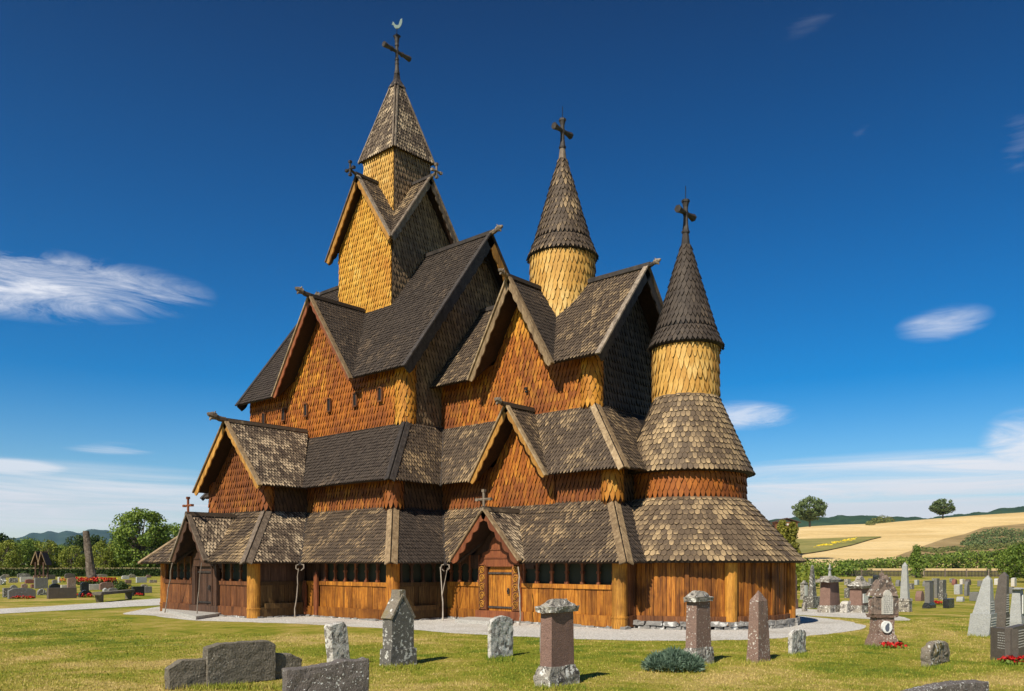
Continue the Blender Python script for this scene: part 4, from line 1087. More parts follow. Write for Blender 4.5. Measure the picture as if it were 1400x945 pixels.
def patch(name, pix, mt, dz=.5, wavy=0):
    """a sheet lying on the field slope, its outline surveyed against the slope"""
    out = []
    for px, py in pix:
        yb, yt = fbot(px), fld(px); f = (py-yb)/(yt-yb); t = 330+470*f
        out.append(at(px, t, zat(py, t)+dz))
    return out
def patch_grid(name, px0, px1, top, bot, mt, dz):
    mb = MB(); cols = []; px = px0
    while px <= px1+.01:
        col = []
        for j in range(9):
            py = bot(px)+(top(px)-bot(px))*j/8; yb, yt = fbot(px), fld(px); f = (py-yb)/(yt-yb); t = 330+470*f; col.append(at(px, t*.998, zat(py, t*.998)+dz))
        cols.append(col); px += 5
    k = 9; mb.add([tuple(p) for c in cols for p in c], [(i*k+j, (i+1)*k+j, (i+1)*k+j+1, i*k+j+1) for i in range(len(cols)-1) for j in range(k-1)])
    o = mb.build(name, None, [mt], smooth=True); o['kind'] = 'structure'
patch_grid('meadow', 1040, 1205, interp([(1040, 738), (1090, 738), (1130, 737), (1170, 735), (1205, 734.4)]), interp([(1040, 762), (1108, 757), (1130, 753.5), (1165, 746), (1190, 738.5), (1205, 735)]), MEADOW, .6)
patch_grid('hillside', 1225, 1600, interp([(1225, 762), (1262, 748), (1290, 738), (1320, 731), (1345, 722), (1400, 717), (1600, 706)]), interp([(1225, 768), (1600, 768)]), HILLSIDE, .6)
def flat_field():
    mb = MB(); pts = [at(1170, 205, GZ+.03), at(1420, 190, GZ+.03), at(1470, 360, GZ+.03), at(1130, 360, GZ+.03)]; mb.poly(pts)
    o = mb.build('stubble_field', None, [WHEAT]); o['kind'] = 'structure'
flat_field()

# ------------------------------------------------------------------ vegetation
def leafblob(mb, c, r, n, size, rg, m=0, squash=.8, rr=None):
    for _ in range(n):
        while True:
            d = V((rg.uniform(-1, 1), rg.uniform(-1, 1), rg.uniform(-1, 1)))
            if .05 < d.length < 1: break
        d = d.normalized()*(d.length**.45); p = V(c)+V((d.x*r, d.y*r, d.z*r*squash))
        nrm_ = (d.normalized()+V((rg.uniform(-.8, .8), rg.uniform(-.8, .8), rg.uniform(-.5, .9)))).normalized()
        a = nrm_.cross(V((0, 0, 1))+V((.01, 0, 0))).normalized(); b = nrm_.cross(a); s = size*rg.uniform(.6, 1.3)
        q = rg.uniform(0, 3.14); a, b = a*math.cos(q)+b*math.sin(q), b*math.cos(q)-a*math.sin(q)
        mb.add([tuple(p-a*s*.5), tuple(p+b*s*.38), tuple(p+a*s*.55), tuple(p-b*s*.38)], [(0, 1, 2, 3)], m, rg.random() if rr is None else rr)
def tree_mesh(seed, h, rw, n_cl, n_lf, size, crown_lo=.25, kind='round', cr=.3):
    rg = random.Random(seed); cm = MB(); tm = MB()
    zc = h*(crown_lo+1)/2; hh = h*(1-crown_lo)/2
    tm.tube([(0, 0, -.1), (rg.uniform(-.1, .1)*h*.1, 0, h*.3), (rg.uniform(-.3, .3)*h*.1, rg.uniform(-.3, .3)*h*.1, h*.62)], [h*.035, h*.025, h*.012], 8)
    for i in range(n_cl):
        if kind == 'round':
            a = rg.uniform(0, 6.28); v = rg.uniform(-1, 1); rad = math.sqrt(1-v*v)*rg.uniform(.55, .95)
            c = V((math.cos(a)*rad*rw, math.sin(a)*rad*rw, zc+v*hh*.85))
        elif kind == 'cone':
            v = rg.random(); a = rg.uniform(0, 6.28); rad = (1-v)**.8*rg.uniform(.3, .85); c = V((math.cos(a)*rad*rw, math.sin(a)*rad*rw, h*(crown_lo+(1-crown_lo)*v*.95)))
        else:
            v = rg.uniform(0, 1); a = rg.uniform(0, 6.28); rad = rg.uniform(.2, .7)*math.sin(math.pi*min(1, .12+v*.86))**.6; c = V((math.cos(a)*rad*rw, math.sin(a)*rad*rw, h*(.04+.92*v)))
        r = rw*cr*rg.uniform(.7, 1.3)
        leafblob(cm, c, r, n_lf, size, rg)
        if kind == 'round' and i % 3 == 0:
            st = V((0, 0, h*rg.uniform(.25, .5))); tm.tube([st, st.lerp(c, .5)+V((0, 0, .03*h)), c], [h*.014, h*.009, h*.003], 5)
    return cm, tm
PROTO = {}
def proto(key, lm, *a, **k):
    cm, tm = tree_mesh(*a, **k)
    def mk(mb, name, m):
        me = bpy.data.meshes.new(name); me.from_pydata([tuple(p) for p in mb.v], [], mb.f); me.materials.append(m)
        at_ = me.attributes.new('rnd', 'FLOAT', 'FACE'); at_.data.foreach_set('value', mb.r); me.update(); return me
    PROTO[key] = (mk(cm, 'crown', lm), mk(tm, 'trunk', BARK), a[1])
def tree(key, p, h, label, cat='tree', name='tree', rz=None, sx=1.0, group=None, lean=0):
    cme, tme, H0 = PROTO[key]; s = h/H0
    e_ = empty(name, p, label, cat, group); e_.scale = (s*sx, s*sx, s); e_.rotation_euler = (0, lean, rz if rz is not None else random.uniform(0, 6))
    for me, nm in ((tme, 'trunk'), (cme, 'crown')):
        o = bpy.data.objects.new(nm, me); COL.objects.link(o); o.parent = e_
    return e_
proto('big', L_GREEN, 11, 10, 4.2, 150, 70, .32, .04, 'round', .21)
proto('mid', L_GREEN, 12, 7, 3.4, 70, 55, .34, .06, 'round', .28)
proto('yel', L_YELLOW, 13, 7, 3.2, 70, 55, .32, .05, 'round', .28)
proto('dark', L_DARK, 14, 7, 3.6, 70, 55, .34, .05, 'round', .28)
proto('oak', L_FAR, 15, 12, 6.6, 120, 60, .62, .18, 'round', .17)
proto('cone', L_GREEN, 16, 5, 1.4, 60, 45, .22, .06, 'cone', .36)
proto('thuja', L_THUJA, 17, 5, .62, 110, 75, .15, .0, 'col', .42)
proto('shrub', L_SCRUB, 18, 4, 4.2, 60, 45, .5, .0, 'round', .34)
def TP(px, t): return at(px, t, GZ)
left_trees = [
 ('dark', -8, 132, 44, 1.25, 'dark leafy tree at the far left edge behind the hedge'),
 ('yel', 8, 126, 34, 1.0, 'yellow-green tree in front of the dark tree at the far left edge'),
 ('mid', 30, 132, 33, 1.1, 'bushy green tree left of the small wooden bell stand'),
 ('mid', 43, 142, 36, 1.2, 'green tree rising directly behind the small wooden bell stand'),
 ('yel', 62, 136, 34, 1.05, 'yellow-green tree just right of the small wooden bell stand'),
 ('mid', 80, 138, 27, 1.1, 'low green tree midway between the bell stand and the tall bare trunk'),
 ('yel', 98, 134, 26, 1.05, 'low yellow-green tree just left of the tall bare trunk'),
 ('dark', 108, 148, 40, 1.0, 'taller dark tree peeking up left behind the tall bare trunk'),
 ('dark', 130, 148, 40, .9, 'dark tree just right behind the tall bare trunk'),
 ('yel', 143, 124, 33, .95, 'light green rounded tree on a thin stem right of the tall bare trunk'),
 ('mid', 163, 138, 33, 1.1, 'green tree between the light green rounded tree and the tallest tree'),
 ('big', 193, 122, 79, 1.0, 'tallest broad green tree rising left of the church roof'),
 ('mid', 172, 126, 38, .9, 'smaller green tree in front of the left foot of the tallest tree'),
 ('mid', 215, 130, 42, 1.1, 'green tree under the right side of the tallest tree, by the church eave'),
 ('mid', 236, 138, 56, 1.1, 'green tree top showing just above the lowest church roof on the left'),
]
for k_, px, t, up, sx, lab in left_trees:
    h = zat(YH-up, t)-GZ; tree(k_, TP(px, t), h, lab, sx=sx*(.82 if px < 170 else 1), group='trees behind the left cemetery', name='leafy_tree')
for k_, px, t, yt, sx, lab, nm in [
 ('oak', 1107, 420, 679, 1.0, 'lone oak with open crown on the field ridge right of the apse', 'oak_tree'),
 ('oak', 1289, 470, 682, 1.15, 'dark broad tree standing on top of the wheat field ridge', 'oak_tree'),
 ('cone', 1253, 105, 745, 1.0, 'small dense green tree in front of the fence below the field', 'young_tree'),
 ('mid', 1388, 84, 744, .9, 'dark green tree at the right edge in front of the fence', 'leafy_tree'),
 ('mid', 1410, 78, 738, 1.0, 'big green tree cut by the right edge of the picture', 'leafy_tree'),
 ('cone', 1352, 112, 772, 1.1, 'tiny bush by the fence near the right edge', 'bush'),
 ('thuja', 1070, 64, 710, 1.0, 'left one of two narrow yellow-green thujas beside the apse roof', 'thuja'),
 ('thuja', 1083.5, 64, 712.5, 1.0, 'right one of two narrow yellow-green thujas beside the apse roof', 'thuja')]:
    zb = GZ
    if nm == 'oak_tree':
        f = (t-330)/470; zb = zat(fbot(px)+(fld(px)-fbot(px))*f, t)
        zb = zat({1107: 720, 1289: 709}[px], t)
    h = zat(yt, t)-zb; p = at(px, t, zb); tree(k_, p, h, lab, name=nm, sx=sx, cat='bush' if nm == 'bush' else 'tree')
# ground bumps under the ridge trees follow the field ridge at their distance
def bushrow(name, label, pts, r, n, size, lm, cat='hedge', sq=.8, seed=1, kind=None):
    rg = random.Random(seed); mb = MB(); o0 = pts[0]
    for p, rr in pts: leafblob(mb, p, rr, n, size, rg, 0, sq)
    o = mb.build(name, None, [lm], origin=V((o0[0].x, o0[0].y, o0[0].z))); tag(o, label, cat, kind=kind); return o
# clipped hedge on the left
mb = MB(); rg = random.Random(5)
A_, B_ = at(-60, 112, GZ), at(232, 118, GZ); L = (B_-A_).length; d = (B_-A_).normalized(); nrm_ = V((-d.y, d.x, 0))
mb.box(((A_.x+B_.x)/2, (A_.y+B_.y)/2, .48), (L, 1.0, 1.0), math.atan2(d.y, d.x))
for i in range(4200):
    f = rg.random(); tp_ = rg.random() < .45
    p = A_.lerp(B_, f)+nrm_*(rg.uniform(-.6, .6) if tp_ else -.58)+V((0, 0, 1.06+rg.uniform(-.04, .12) if tp_ else rg.uniform(0, 1.1)))
    s = .28; a = V((rg.uniform(-1, 1), rg.uniform(-1, 1), rg.uniform(-1, 1))).normalized(); b = a.cross(V((rg.uniform(-1, 1), rg.uniform(-1, 1), rg.uniform(-1, 1)))).normalized()
    mb.add([tuple(p-a*s*.5), tuple(p+b*s*.4), tuple(p+a*s*.5), tuple(p-b*s*.4)], [(0, 1, 2, 3)], 1 if tp_ else 0, rg.random())
o = mb.build('hedge', None, [L_DARK, L_DRY]); tag(o, 'long low clipped dark hedge behind the left cemetery', 'hedge')
# shrub belts on the right
def belt(label, px0, px1, t, ytop, lm, seed, r=2.4, step=5, size=.55, n=75, depth=6):
    rg = random.Random(seed); pts = []; px = px0
    while px < px1:
        zt_ = zat(ytop(px)+rg.uniform(-1, 1.6), t); zz = GZ
        while zz < zt_-r*.6:
            pts.append((at(px+rg.uniform(-2, 2), t+rg.uniform(-depth, depth), min(zz+r*.5, zt_-r*.8)), r*rg.uniform(.75, 1.2))); zz += r*1.1
        px += step
    return bushrow('shrub_belt', label, pts, r, n, size, lm, 'shrubs', .8, seed)
belt('long green shrub belt along the foot of the wheat field', 1150, 1440, 322, interp([(1150, 764), (1200, 763), (1250, 757), (1300, 755), (1350, 751), (1400, 748), (1440, 746)]), L_GREEN, 21, 2.0, 3.5, .8, 60)
belt('bright green bushes behind the gravestones right of the apse', 1088, 1185, 118, interp([(1088, 760), (1110, 766), (1140, 764), (1175, 768), (1185, 774)]), L_GREEN, 22, 1.3, 4, .32, 80, 3)
rg = random.Random(9)
def bushes_on_slope(label, spec, lm, name='bush', seed=4, size=.8):
    pts = []
    for px, py, r in spec:
        yb, yt = fbot(px), fld(px); f = (py-yb)/(yt-yb); t = 330+470*f; pts.append((at(px, t, zat(py, t)+r*.3), r))
    return bushrow(name, label, pts, 1, 420, size, lm, 'bush', .7, seed)
bushes_on_slope('large dark bush clump on the slope near the right edge', [(1322, 747, 4), (1330, 740, 5), (1341, 737, 6), (1352, 735, 6.5), (1363, 734, 7), (1374, 734, 7), (1385, 735, 7), (1396, 736, 7), (1408, 737, 7), (1333, 748, 4.5), (1345, 747, 5.5), (1357, 746, 6), (1369, 746, 6), (1381, 746, 6), (1393, 746, 6), (1420, 742, 8)], L_FAR, 'bush', 4, 1.1)
bushes_on_slope('grey-green bush clump on the ridge between the two field trees', [(1190, 718, 4.5), (1198, 715.5, 5.5), (1207, 713, 6.5), (1215, 714, 5.5)], L_SCRUB, 'bush', 5, 1.1)
bushes_on_slope('patch of bright yellow flowering bushes in the meadow right of the apse', [(1114+i*3.6+rg.uniform(-2, 2), 750-i*.75+rg.uniform(-1.5, 1.5), rg.uniform(.8, 1.9)) for i in range(17)]+[(1126+i*4+rg.uniform(-2, 2), 745-i*.5+rg.uniform(-1, 1), rg.uniform(.6, 1.4)) for i in range(10)], P_YEL, 'flowering_bush', 6, .8)
bushes_on_slope('low row of scrub bushes along the middle of the slope on the right', [(1262+i*9, 757-i*.5+rg.uniform(-2, 2), 3.4) for i in range(17)], L_SCRUB, 'bush', 7, .9)
# thicket beneath the thujas
bushrow('bush', 'pale leafy bush below the thujas beside the apse wall', [(at(1090, 56, .9), 1.0), (at(1084, 55, .6), .9), (at(1098, 58, 1.1), 1.1), (at(1104, 60, .5), .9)], 1, 260, .2, L_YELLOW, 'bush', .9, 31)
# juniper
rg = random.Random(41); pts = []
jc = gp(910, 914)
for i in range(46):
    a = rg.uniform(0, 6.28); q = rg.random()**.5; pts.append((V((jc.x+(math.cos(a)*CT-math.sin(a)*ST*.6)*q*.44, jc.y+.25+(math.cos(a)*ST+math.sin(a)*CT*.6)*q*.44, GZ+.03+.24*(1-q*q)*rg.uniform(.5, 1))), .13))
mb = MB()
mats_ = [L_JUN]
for p, r in pts:
    for _ in range(170):
        d_ = V((rg.uniform(-1, 1), rg.uniform(-1, 1), rg.uniform(-.1, 1))).normalized(); q = V(p)+d_*r*rg.uniform(.5, 1.05); tip = q+(d_+V((rg.uniform(-.5, .5), rg.uniform(-.5, .5), rg.uniform(-.2, .6)))).normalized()*rg.uniform(.04, .09)
        sd = d_.cross(V((rg.uniform(-1, 1), rg.uniform(-1, 1), rg.uniform(-1, 1)))).normalized()*.012
        mb.add([tuple(q-sd), tuple(q+sd), tuple(tip)], [(0, 1, 2)], 0, rg.random())
o = mb.build('juniper', None, mats_, origin=V((jc.x, jc.y, GZ))); tag(o, 'low spreading blue-green juniper beside the pink pillar stone', 'shrub')

# ------------------------------------------------------------------ gravestones
def dims(px, yb, wS, wE, h):
    p = gp(px, yb, GZ); a = (px-PX0)/F; t = (EYE-GZ)*F/(yb-YH)
    return p, wS*t/F/(CT+a*ST), wE*t/F/max(ST-a*CT, .12), h*t/F, t
def prism(outline, thick, sub=0, jit=.0, seed=0, bev=.012):
    """outline in (y, z), extruded along x by thick (front face at x=0, looking east); returns MB-like verts"""
    bm = bmesh.new(); f = bm.faces.new([bm.verts.new((0, y, z)) for y, z in outline])
    ex = bmesh.ops.extrude_face_region(bm, geom=[f]); 
    bmesh.ops.translate(bm, verts=[v for v in ex['geom'] if isinstance(v, bmesh.types.BMVert)], vec=(-thick, 0, 0))
    bmesh.ops.recalc_face_normals(bm, faces=bm.faces)
    if bev: bmesh.ops.bevel(bm, geom=[e for e in bm.edges if e.calc_face_angle(0) > .4], offset=bev, segments=1, affect='EDGES')
    if sub:
        bmesh.ops.triangulate(bm, faces=[f for f in bm.faces if len(f.verts) > 4])
        for _ in range(sub):
            lim = jit*2.2+.02
            es = [e for e in bm.edges if e.calc_length() > lim]
            if es and len(bm.faces) < 14000: bmesh.ops.subdivide_edges(bm, edges=es, cuts=1, use_grid_fill=True)
        for v in bm.verts:
            q = v.co*9+V((seed, seed*2, 0)); n_ = noise.noise_vector(q)*jit+noise.noise_vector(q*3)*jit*.5
            if v.co.z > .03: v.co += n_
    return bm
def bm_to(mb, bm, off, m=0, r=None):
    bm.verts.ensure_lookup_table(); idx = {v: i for i, v in enumerate(bm.verts)}
    mb.add([(v.co.x+off[0], v.co.y+off[1], v.co.z+off[2]) for v in bm.verts], [tuple(idx[v] for v in f.verts) for f in bm.faces], m, random.random() if r is None else r); bm.free()
def outl(kind, w, h):
    if kind == 'flat': return [(0, 0), (w, 0), (w, h), (0, h)]
    if kind == 'round': return [(0, 0), (w, 0), (w, h*.80)]+[(w/2+w/2*math.cos(a), h*.80+h*.20*math.sin(a)) for a in [math.pi*i/8 for i in range(1, 8)]]+[(0, h*.80)]
    if kind == 'low': return [(0, 0), (w, 0), (w, h*.72), (w*.85, h*.92), (w*.5, h), (w*.15, h*.92), (0, h*.72)]
    if kind == 'gable': return [(0, 0), (w, 0), (w, h*.72), (w/2, h), (0, h*.72)]
    if kind == 'slant': return [(0, 0), (w, 0), (w, h*.88), (w*.8, h), (w*.1, h*.95), (0, h*.9)]
    if kind == 'arch': return [(0, 0), (w, 0), (w, h*.4), (w*.9, h*.7), (w*.7, h*.93), (w*.5, h), (w*.3, h*.93), (w*.1, h*.7), (0, h*.4)]
G_L, G_R, G_F = 'gravestones in the left cemetery', 'gravestones in the right cemetery', 'old stones on the lawn before the church'
def slabstone(px, yb, wS, wE, h, kind, mt, label, group=None, jit=.0, base=None, name='gravestone', sub=0, thick=None, tilt=0):
    p, dx, dy, hz, t = dims(px, yb, wS, wE, h); 
    if thick: dx = thick
    mb = MB(); zb = 0
    if base:
        bm = prism([(-dy*.1, -.05), (dy*1.1, -.05), (dy*1.1, hz*base), (-dy*.1, hz*base)], dx*1.35, 0, 0, 0, .01); bm_to(mb, bm, (dx*.15, 0, 0)); zb = hz*base
    bm = prism(outl(kind, dy, hz-zb), dx, sub, jit, px, min(.012, dx*.15)); bm_to(mb, bm, (0, 0, zb))
    if tilt: 
        mb.v = [(a, b+c_*tilt, c_) for a, b, c_ in mb.v]
    mb.v = [(a+p.x, b+p.y, c_+GZ) for a, b, c_ in mb.v]
    o = mb.build(name, None, [mt], origin=V((p.x, p.y, GZ))); tag(o, label, 'gravestone', group); return o, p, dx, dy, hz
def frus(mb, c, w0, d0, w1, d1, z0, z1, m=0, r=None):
    vs = []
    for z, w_, d_ in ((z0, w0, d0), (z1, w1, d1)):
        for x, y in ((-1, -1), (1, -1), (1, 1), (-1, 1)): vs.append((c[0]+x*w_/2, c[1]+y*d_/2, z))
    mb.add(vs, [(3, 2, 1, 0), (4, 5, 6, 7), (0, 1, 5, 4), (1, 2, 6, 5), (2, 3, 7, 6), (3, 0, 4, 7)], m, r)
# --- foreground row
slabstone(456, 913, 9, 24, 62, 'slant', ST_WHITE, 'pale lichen-blotched stone leaning behind the speckled dark slab', G_F, .010, sub=4, tilt=-.10)
# gabled stone
p, dx, dy, hz, t = dims(536, 912, 13, 31, 105)
mb = MB(); frus(mb, (-dx/2, dy/2), dx*1.22, dy*1.2, dx*1.18, dy*1.14, -.05, hz*.22); m1 = rough(mb, .012, 1)
m2 = MB(); bm = prism([(0, 0), (dy, 0), (dy, hz*.42), (dy/2, hz*.70), (0, hz*.42)], dx, 0, 0, 0, .005); bm_to(m2, bm, (0, 0, hz*.22)); m2 = rough(m2, .010, 2)
m3 = MB(); a_ = V((-dx/2, dy/2, hz*.985))
for q in (1, -1):
    lo2 = V((-dx/2, dy/2+q*(dy/2+.02), hz*.62)); m3.beam(lo2, V((-dx/2, dy/2, hz*.94)), dx*1.08, .04, V((0, q*.8, .6)))
frus(m3, (-dx/2, dy/2), dx*.95, dy*.32, dx*.85, dy*.26, hz*.86, hz); m3 = rough(m3, .008, 3)
for q in (m2, m3):
    b0 = len(m1.v); m1.v += q.v; m1.f += [tuple(i+b0 for i in f) for f in q.f]; m1.m += [1 if q is m3 else 0]*len(q.f); m1.r += q.r
m1.v = [(a+p.x, b+p.y, c_+GZ) for a, b, c_ in m1.v]
o = m1.build('gravestone', None, [ST_DARK, ST_MOSS], origin=V((p.x, p.y, GZ))); tag(o, 'dark gabled house-shaped stone with white lichen and a broad plinth', 'gravestone', G_F)
slabstone(671, 901, 4, 32, 58, 'round', ST_WHITE, 'round-topped pale stone with black lichen in front of the carved church door', G_F, .012, sub=4, thick=.09)
slabstone(740.5, 893, 2, 3, 40, 'flat', ST_LIGHT, 'thin white slab half hidden behind the pink pillar with thick lichen cap', G_F, thick=.05)
def pillar(px, yb, wS, wE, h, mt, capm, basem, label, base=.2, cap=.16, capw=1.35, basew=1.35, group=None, capk='slab', taper=.95, plaque=None, jit=.012, finial=None, name='gravestone', rough_cap=True):
    p, dx, dy, hz, t = dims(px, yb, wS, wE, h); c = (-dx/2, dy/2); parts = []
    e_ = empty(name, (p.x, p.y, GZ), label, 'gravestone', group)
    def put(mb, nm, m_):
        mb.v = [(a+p.x, b+p.y, c_+GZ) for a, b, c_ in mb.v]; return mb.build(nm, e_, m_ if isinstance(m_, list) else [m_])
    zb, zc = hz*base, hz*(1-cap)
    mb = MB(); frus(mb, c, dx*basew, dy*basew, dx*basew*.98, dy*basew*.98, -.06, zb*.55); frus(mb, c, dx*basew*.95, dy*basew*.95, dx*1.08, dy*1.08, zb*.55, zb); put(rough(mb, jit, px, 3), 'plinth', basem)
    mb = MB(); frus(mb, c, dx, dy, dx*taper, dy*taper, zb-.01, zc); put(mb, 'shaft', mt)
    mb = MB()
    if capk == 'slab':
        frus(mb, c, dx*capw, dy*capw, dx*capw*1.05, dy*capw*1.05, zc, zc+(hz-zc)*.45); frus(mb, c, dx*capw*.9, dy*capw*.9, dx*capw*.35, dy*capw*.45, zc+(hz-zc)*.42, hz)
    elif capk == 'pagoda':
        frus(mb, c, dx*capw*.8, dy*capw*.8, dx*capw, dy*capw, zc, zc+(hz-zc)*.22); frus(mb, c, dx*capw, dy*capw, dx*.45, dy*.45, zc+(hz-zc)*.22, zc+(hz-zc)*.62); frus(mb, c, dx*.55, dy*.55, dx*.3, dy*.3, zc+(hz-zc)*.6, hz)
    elif capk == 'pyr': frus(mb, c, dx*taper, dy*taper, dx*.03, dy*.03, zc, hz)
    put(rough(mb, jit if capk != 'pyr' else .004, px+5, 3), 'cap', capm)
    if finial:
        mb = MB(); z0 = hz; frus(mb, c, .10, .10, .05, .05, z0-.03, z0+finial*.55); mb.box((c[0], c[1], z0+finial*.6), (.09, .14, .05)); frus(mb, c, .06, .07, .03, .03, z0+finial*.55, z0+finial); put(rough(mb, .006, 4, 1), 'finial', ST_LIGHT)
    if plaque:
        y0, y1, z0, z1 = plaque; mb = MB(); mb.box((.006+dx*(taper-1)*0, dy*(y0+y1)/2, hz*(z0+z1)/2), (.02, dy*(y1-y0), hz*(z1-z0))); put(mb, 'plaque', M_WHITE)
    return e_, p, dx, dy, hz
pillar(754, 940, 16, 32, 120, ST_PINK, ST_CAP, ST_CAP, 'large pink granite pillar with a thick lichen-crusted cap in the centre foreground', base=.23, cap=.15, capw=1.24, basew=1.36, group=G_F, jit=.02)
pillar(952, 911, 15, 21, 102, ST_PINKL, ST_CAP, ST_CAP, 'pink granite pillar with rounded lichen cap standing beside the juniper', base=.24, cap=.14, capw=1.16, basew=1.28, group=G_F, jit=.018, taper=.9)
def obelisk(px, yb, wS, wE, h, mt, label, group=None, base=0, tap=.55, mb_base=None, tipf=.9, letters=None, jit=.004, basew=1.35, lean=0):
    p, dx, dy, hz, t = dims(px, yb, wS, wE, h); c = (-dx/2, dy/2)
    e_ = empty('gravestone', (p.x, p.y, GZ), label, 'gravestone', group)
    def put(mb, nm, m_):
        mb.v = [(a+p.x+c_*lean, b+p.y, c_+GZ) for a, b, c_ in mb.v]; return mb.build(nm, e_, [m_])
    zb = hz*base
    if base: mb = MB(); frus(mb, c, dx, dy, dx*.95, dy*.95, -.06, zb); put(rough(mb, jit, px, 1), 'plinth', mb_base or mt); q = 1/basew
    else: q = 1
    mb = MB(); frus(mb, c, dx*q, dy*q, dx*q*tap, dy*q*tap, zb-.01, hz*tipf); frus(mb, c, dx*q*tap, dy*q*tap, .01, .01, hz*tipf, hz); put(rough(mb, jit, px+2, 2), 'shaft', mt)
    if letters:
        mb = MB(); rg_ = random.Random(px)
        for (z0, z1, n_) in letters:
            for i in range(n_):
                z = hz*(z0+(z1-z0)*i/max(1, n_-1)); f = (z-zb)/(hz*tipf-zb); xx = -dx/2+dx/2*q*(1-(1-tap)*max(0, f)); L_ = dy*q*(1-(1-tap)*max(0, f))*.72; y = dy/2-L_/2
                if z < zb: xx = 0; L_ = dy*.75; y = dy/2-L_/2
                while y < dy/2+L_/2-.02:
                    l_ = rg_.uniform(.02, .05); mb.box((xx+.004, y+l_/2, z), (.012, l_*.7, .022)); y += l_+.012
        put(mb, 'inscription', M_LETTER)
    return e_
obelisk(1037, 907, 17, 17, 99, ST_PINKL, 'slim pink obelisk with white lichen spots standing right of the juniper', G_F, 0, .72, tipf=.86, jit=.01)
slabstone(1083, 896, 6, 20, 34, 'round', ST_WHITE, 'small pale round-topped stone low beside the gravel near the apse', G_F, .012, sub=4)
# low three-part stone
def steps_stone():
    p, dx, dy, hz, t = dims(230, 942, 12, 185, 53)
    dx = .16; pp = [gp(px, yb, GZ) for px, yb in ((231, 944), (276, 940), (372, 934), (414, 926))]
    # runs along a line on the lawn, seen face-on; left part low, middle tall, right low
    mb = MB(); d = (pp[3]-pp[0]); d.z = 0; L = d.length; d.normalize(); n = V((d.y, -d.x, 0))
    def piece(x0, x1, outline, off):
        bm = prism([(a*(x1-x0)*L, b) for a, b in outline], .18, 4, .010, x0*50, .012)
        for v in bm.verts:
            q = pp[0]+d*(x0*L+v.co.y)+n*(v.co.x+off); v.co = V((q.x, q.y, GZ+v.co.z))
        bm_to(mb, bm, (0, 0, 0))
    t0, t1 = 11.6, 12.6
    piece(0, .255, [(0, 0), (1, 0), (1, .40), (.35, .40), (0, .30)], 0)
    piece(.255, .77, [(0, 0), (1, 0), (1, .54), (.88, .61), (.2, .61), (0, .56)], .05)
    piece(.77, 1.0, [(0, 0), (1, 0), (1, .28), (.6, .38), (0, .39)], -.02)
    o = mb.build('gravestone', None, [ST_ROUGH], origin=V((pp[0].x, pp[0].y, GZ))); tag(o, 'long rough dark stone with a raised middle and two lower wings', 'gravestone', G_F)
steps_stone()
def slab_free(pa, pb, outline, thick, mt, label, cat='gravestone', group=None, jit=.01, sub=4, hz=1.0):
    A_, B_ = gp(*pa, z=GZ), gp(*pb, z=GZ); d = B_-A_; L = d.length; d.normalize(); n = V((d.y, -d.x, 0)); mb = MB()
    bm = prism([(a*L, b*hz) for a, b in outline], thick, sub, jit, pa[0], .012)
    for v in bm.verts:
        q = A_+d*v.co.y+n*v.co.x; v.co = V((q.x, q.y, GZ+v.co.z))
    bm_to(mb, bm, (0, 0, 0)); o = mb.build('gravestone', None, [mt], origin=A_); tag(o, label, cat, group); return o
slab_free((391, 990), (505, 978), [(0, 0), (1, 0), (1, .66), (.96, .66), (.9, .645), (.7, .66), (.5, .63), (.25, .60), (0, .60)], .16, ST_SPECK, 'dark slab with white specks cut off by the bottom edge', group=G_F, jit=.012)
slab_free((1235, 975), (1352, 960), [(0, 0), (1, 0), (1, .26), (.72, .28), (.45, .27), (0, .20)], .22, ST_SPECK, 'low grey slab corner rising from the bottom edge at the right', group=G_F)
slabstone(1272, 913, 13, 28, 33, 'low', ST_MOSS, 'low mossy boulder-like stone with white lichen on the right lawn', G_F, .03, sub=4)
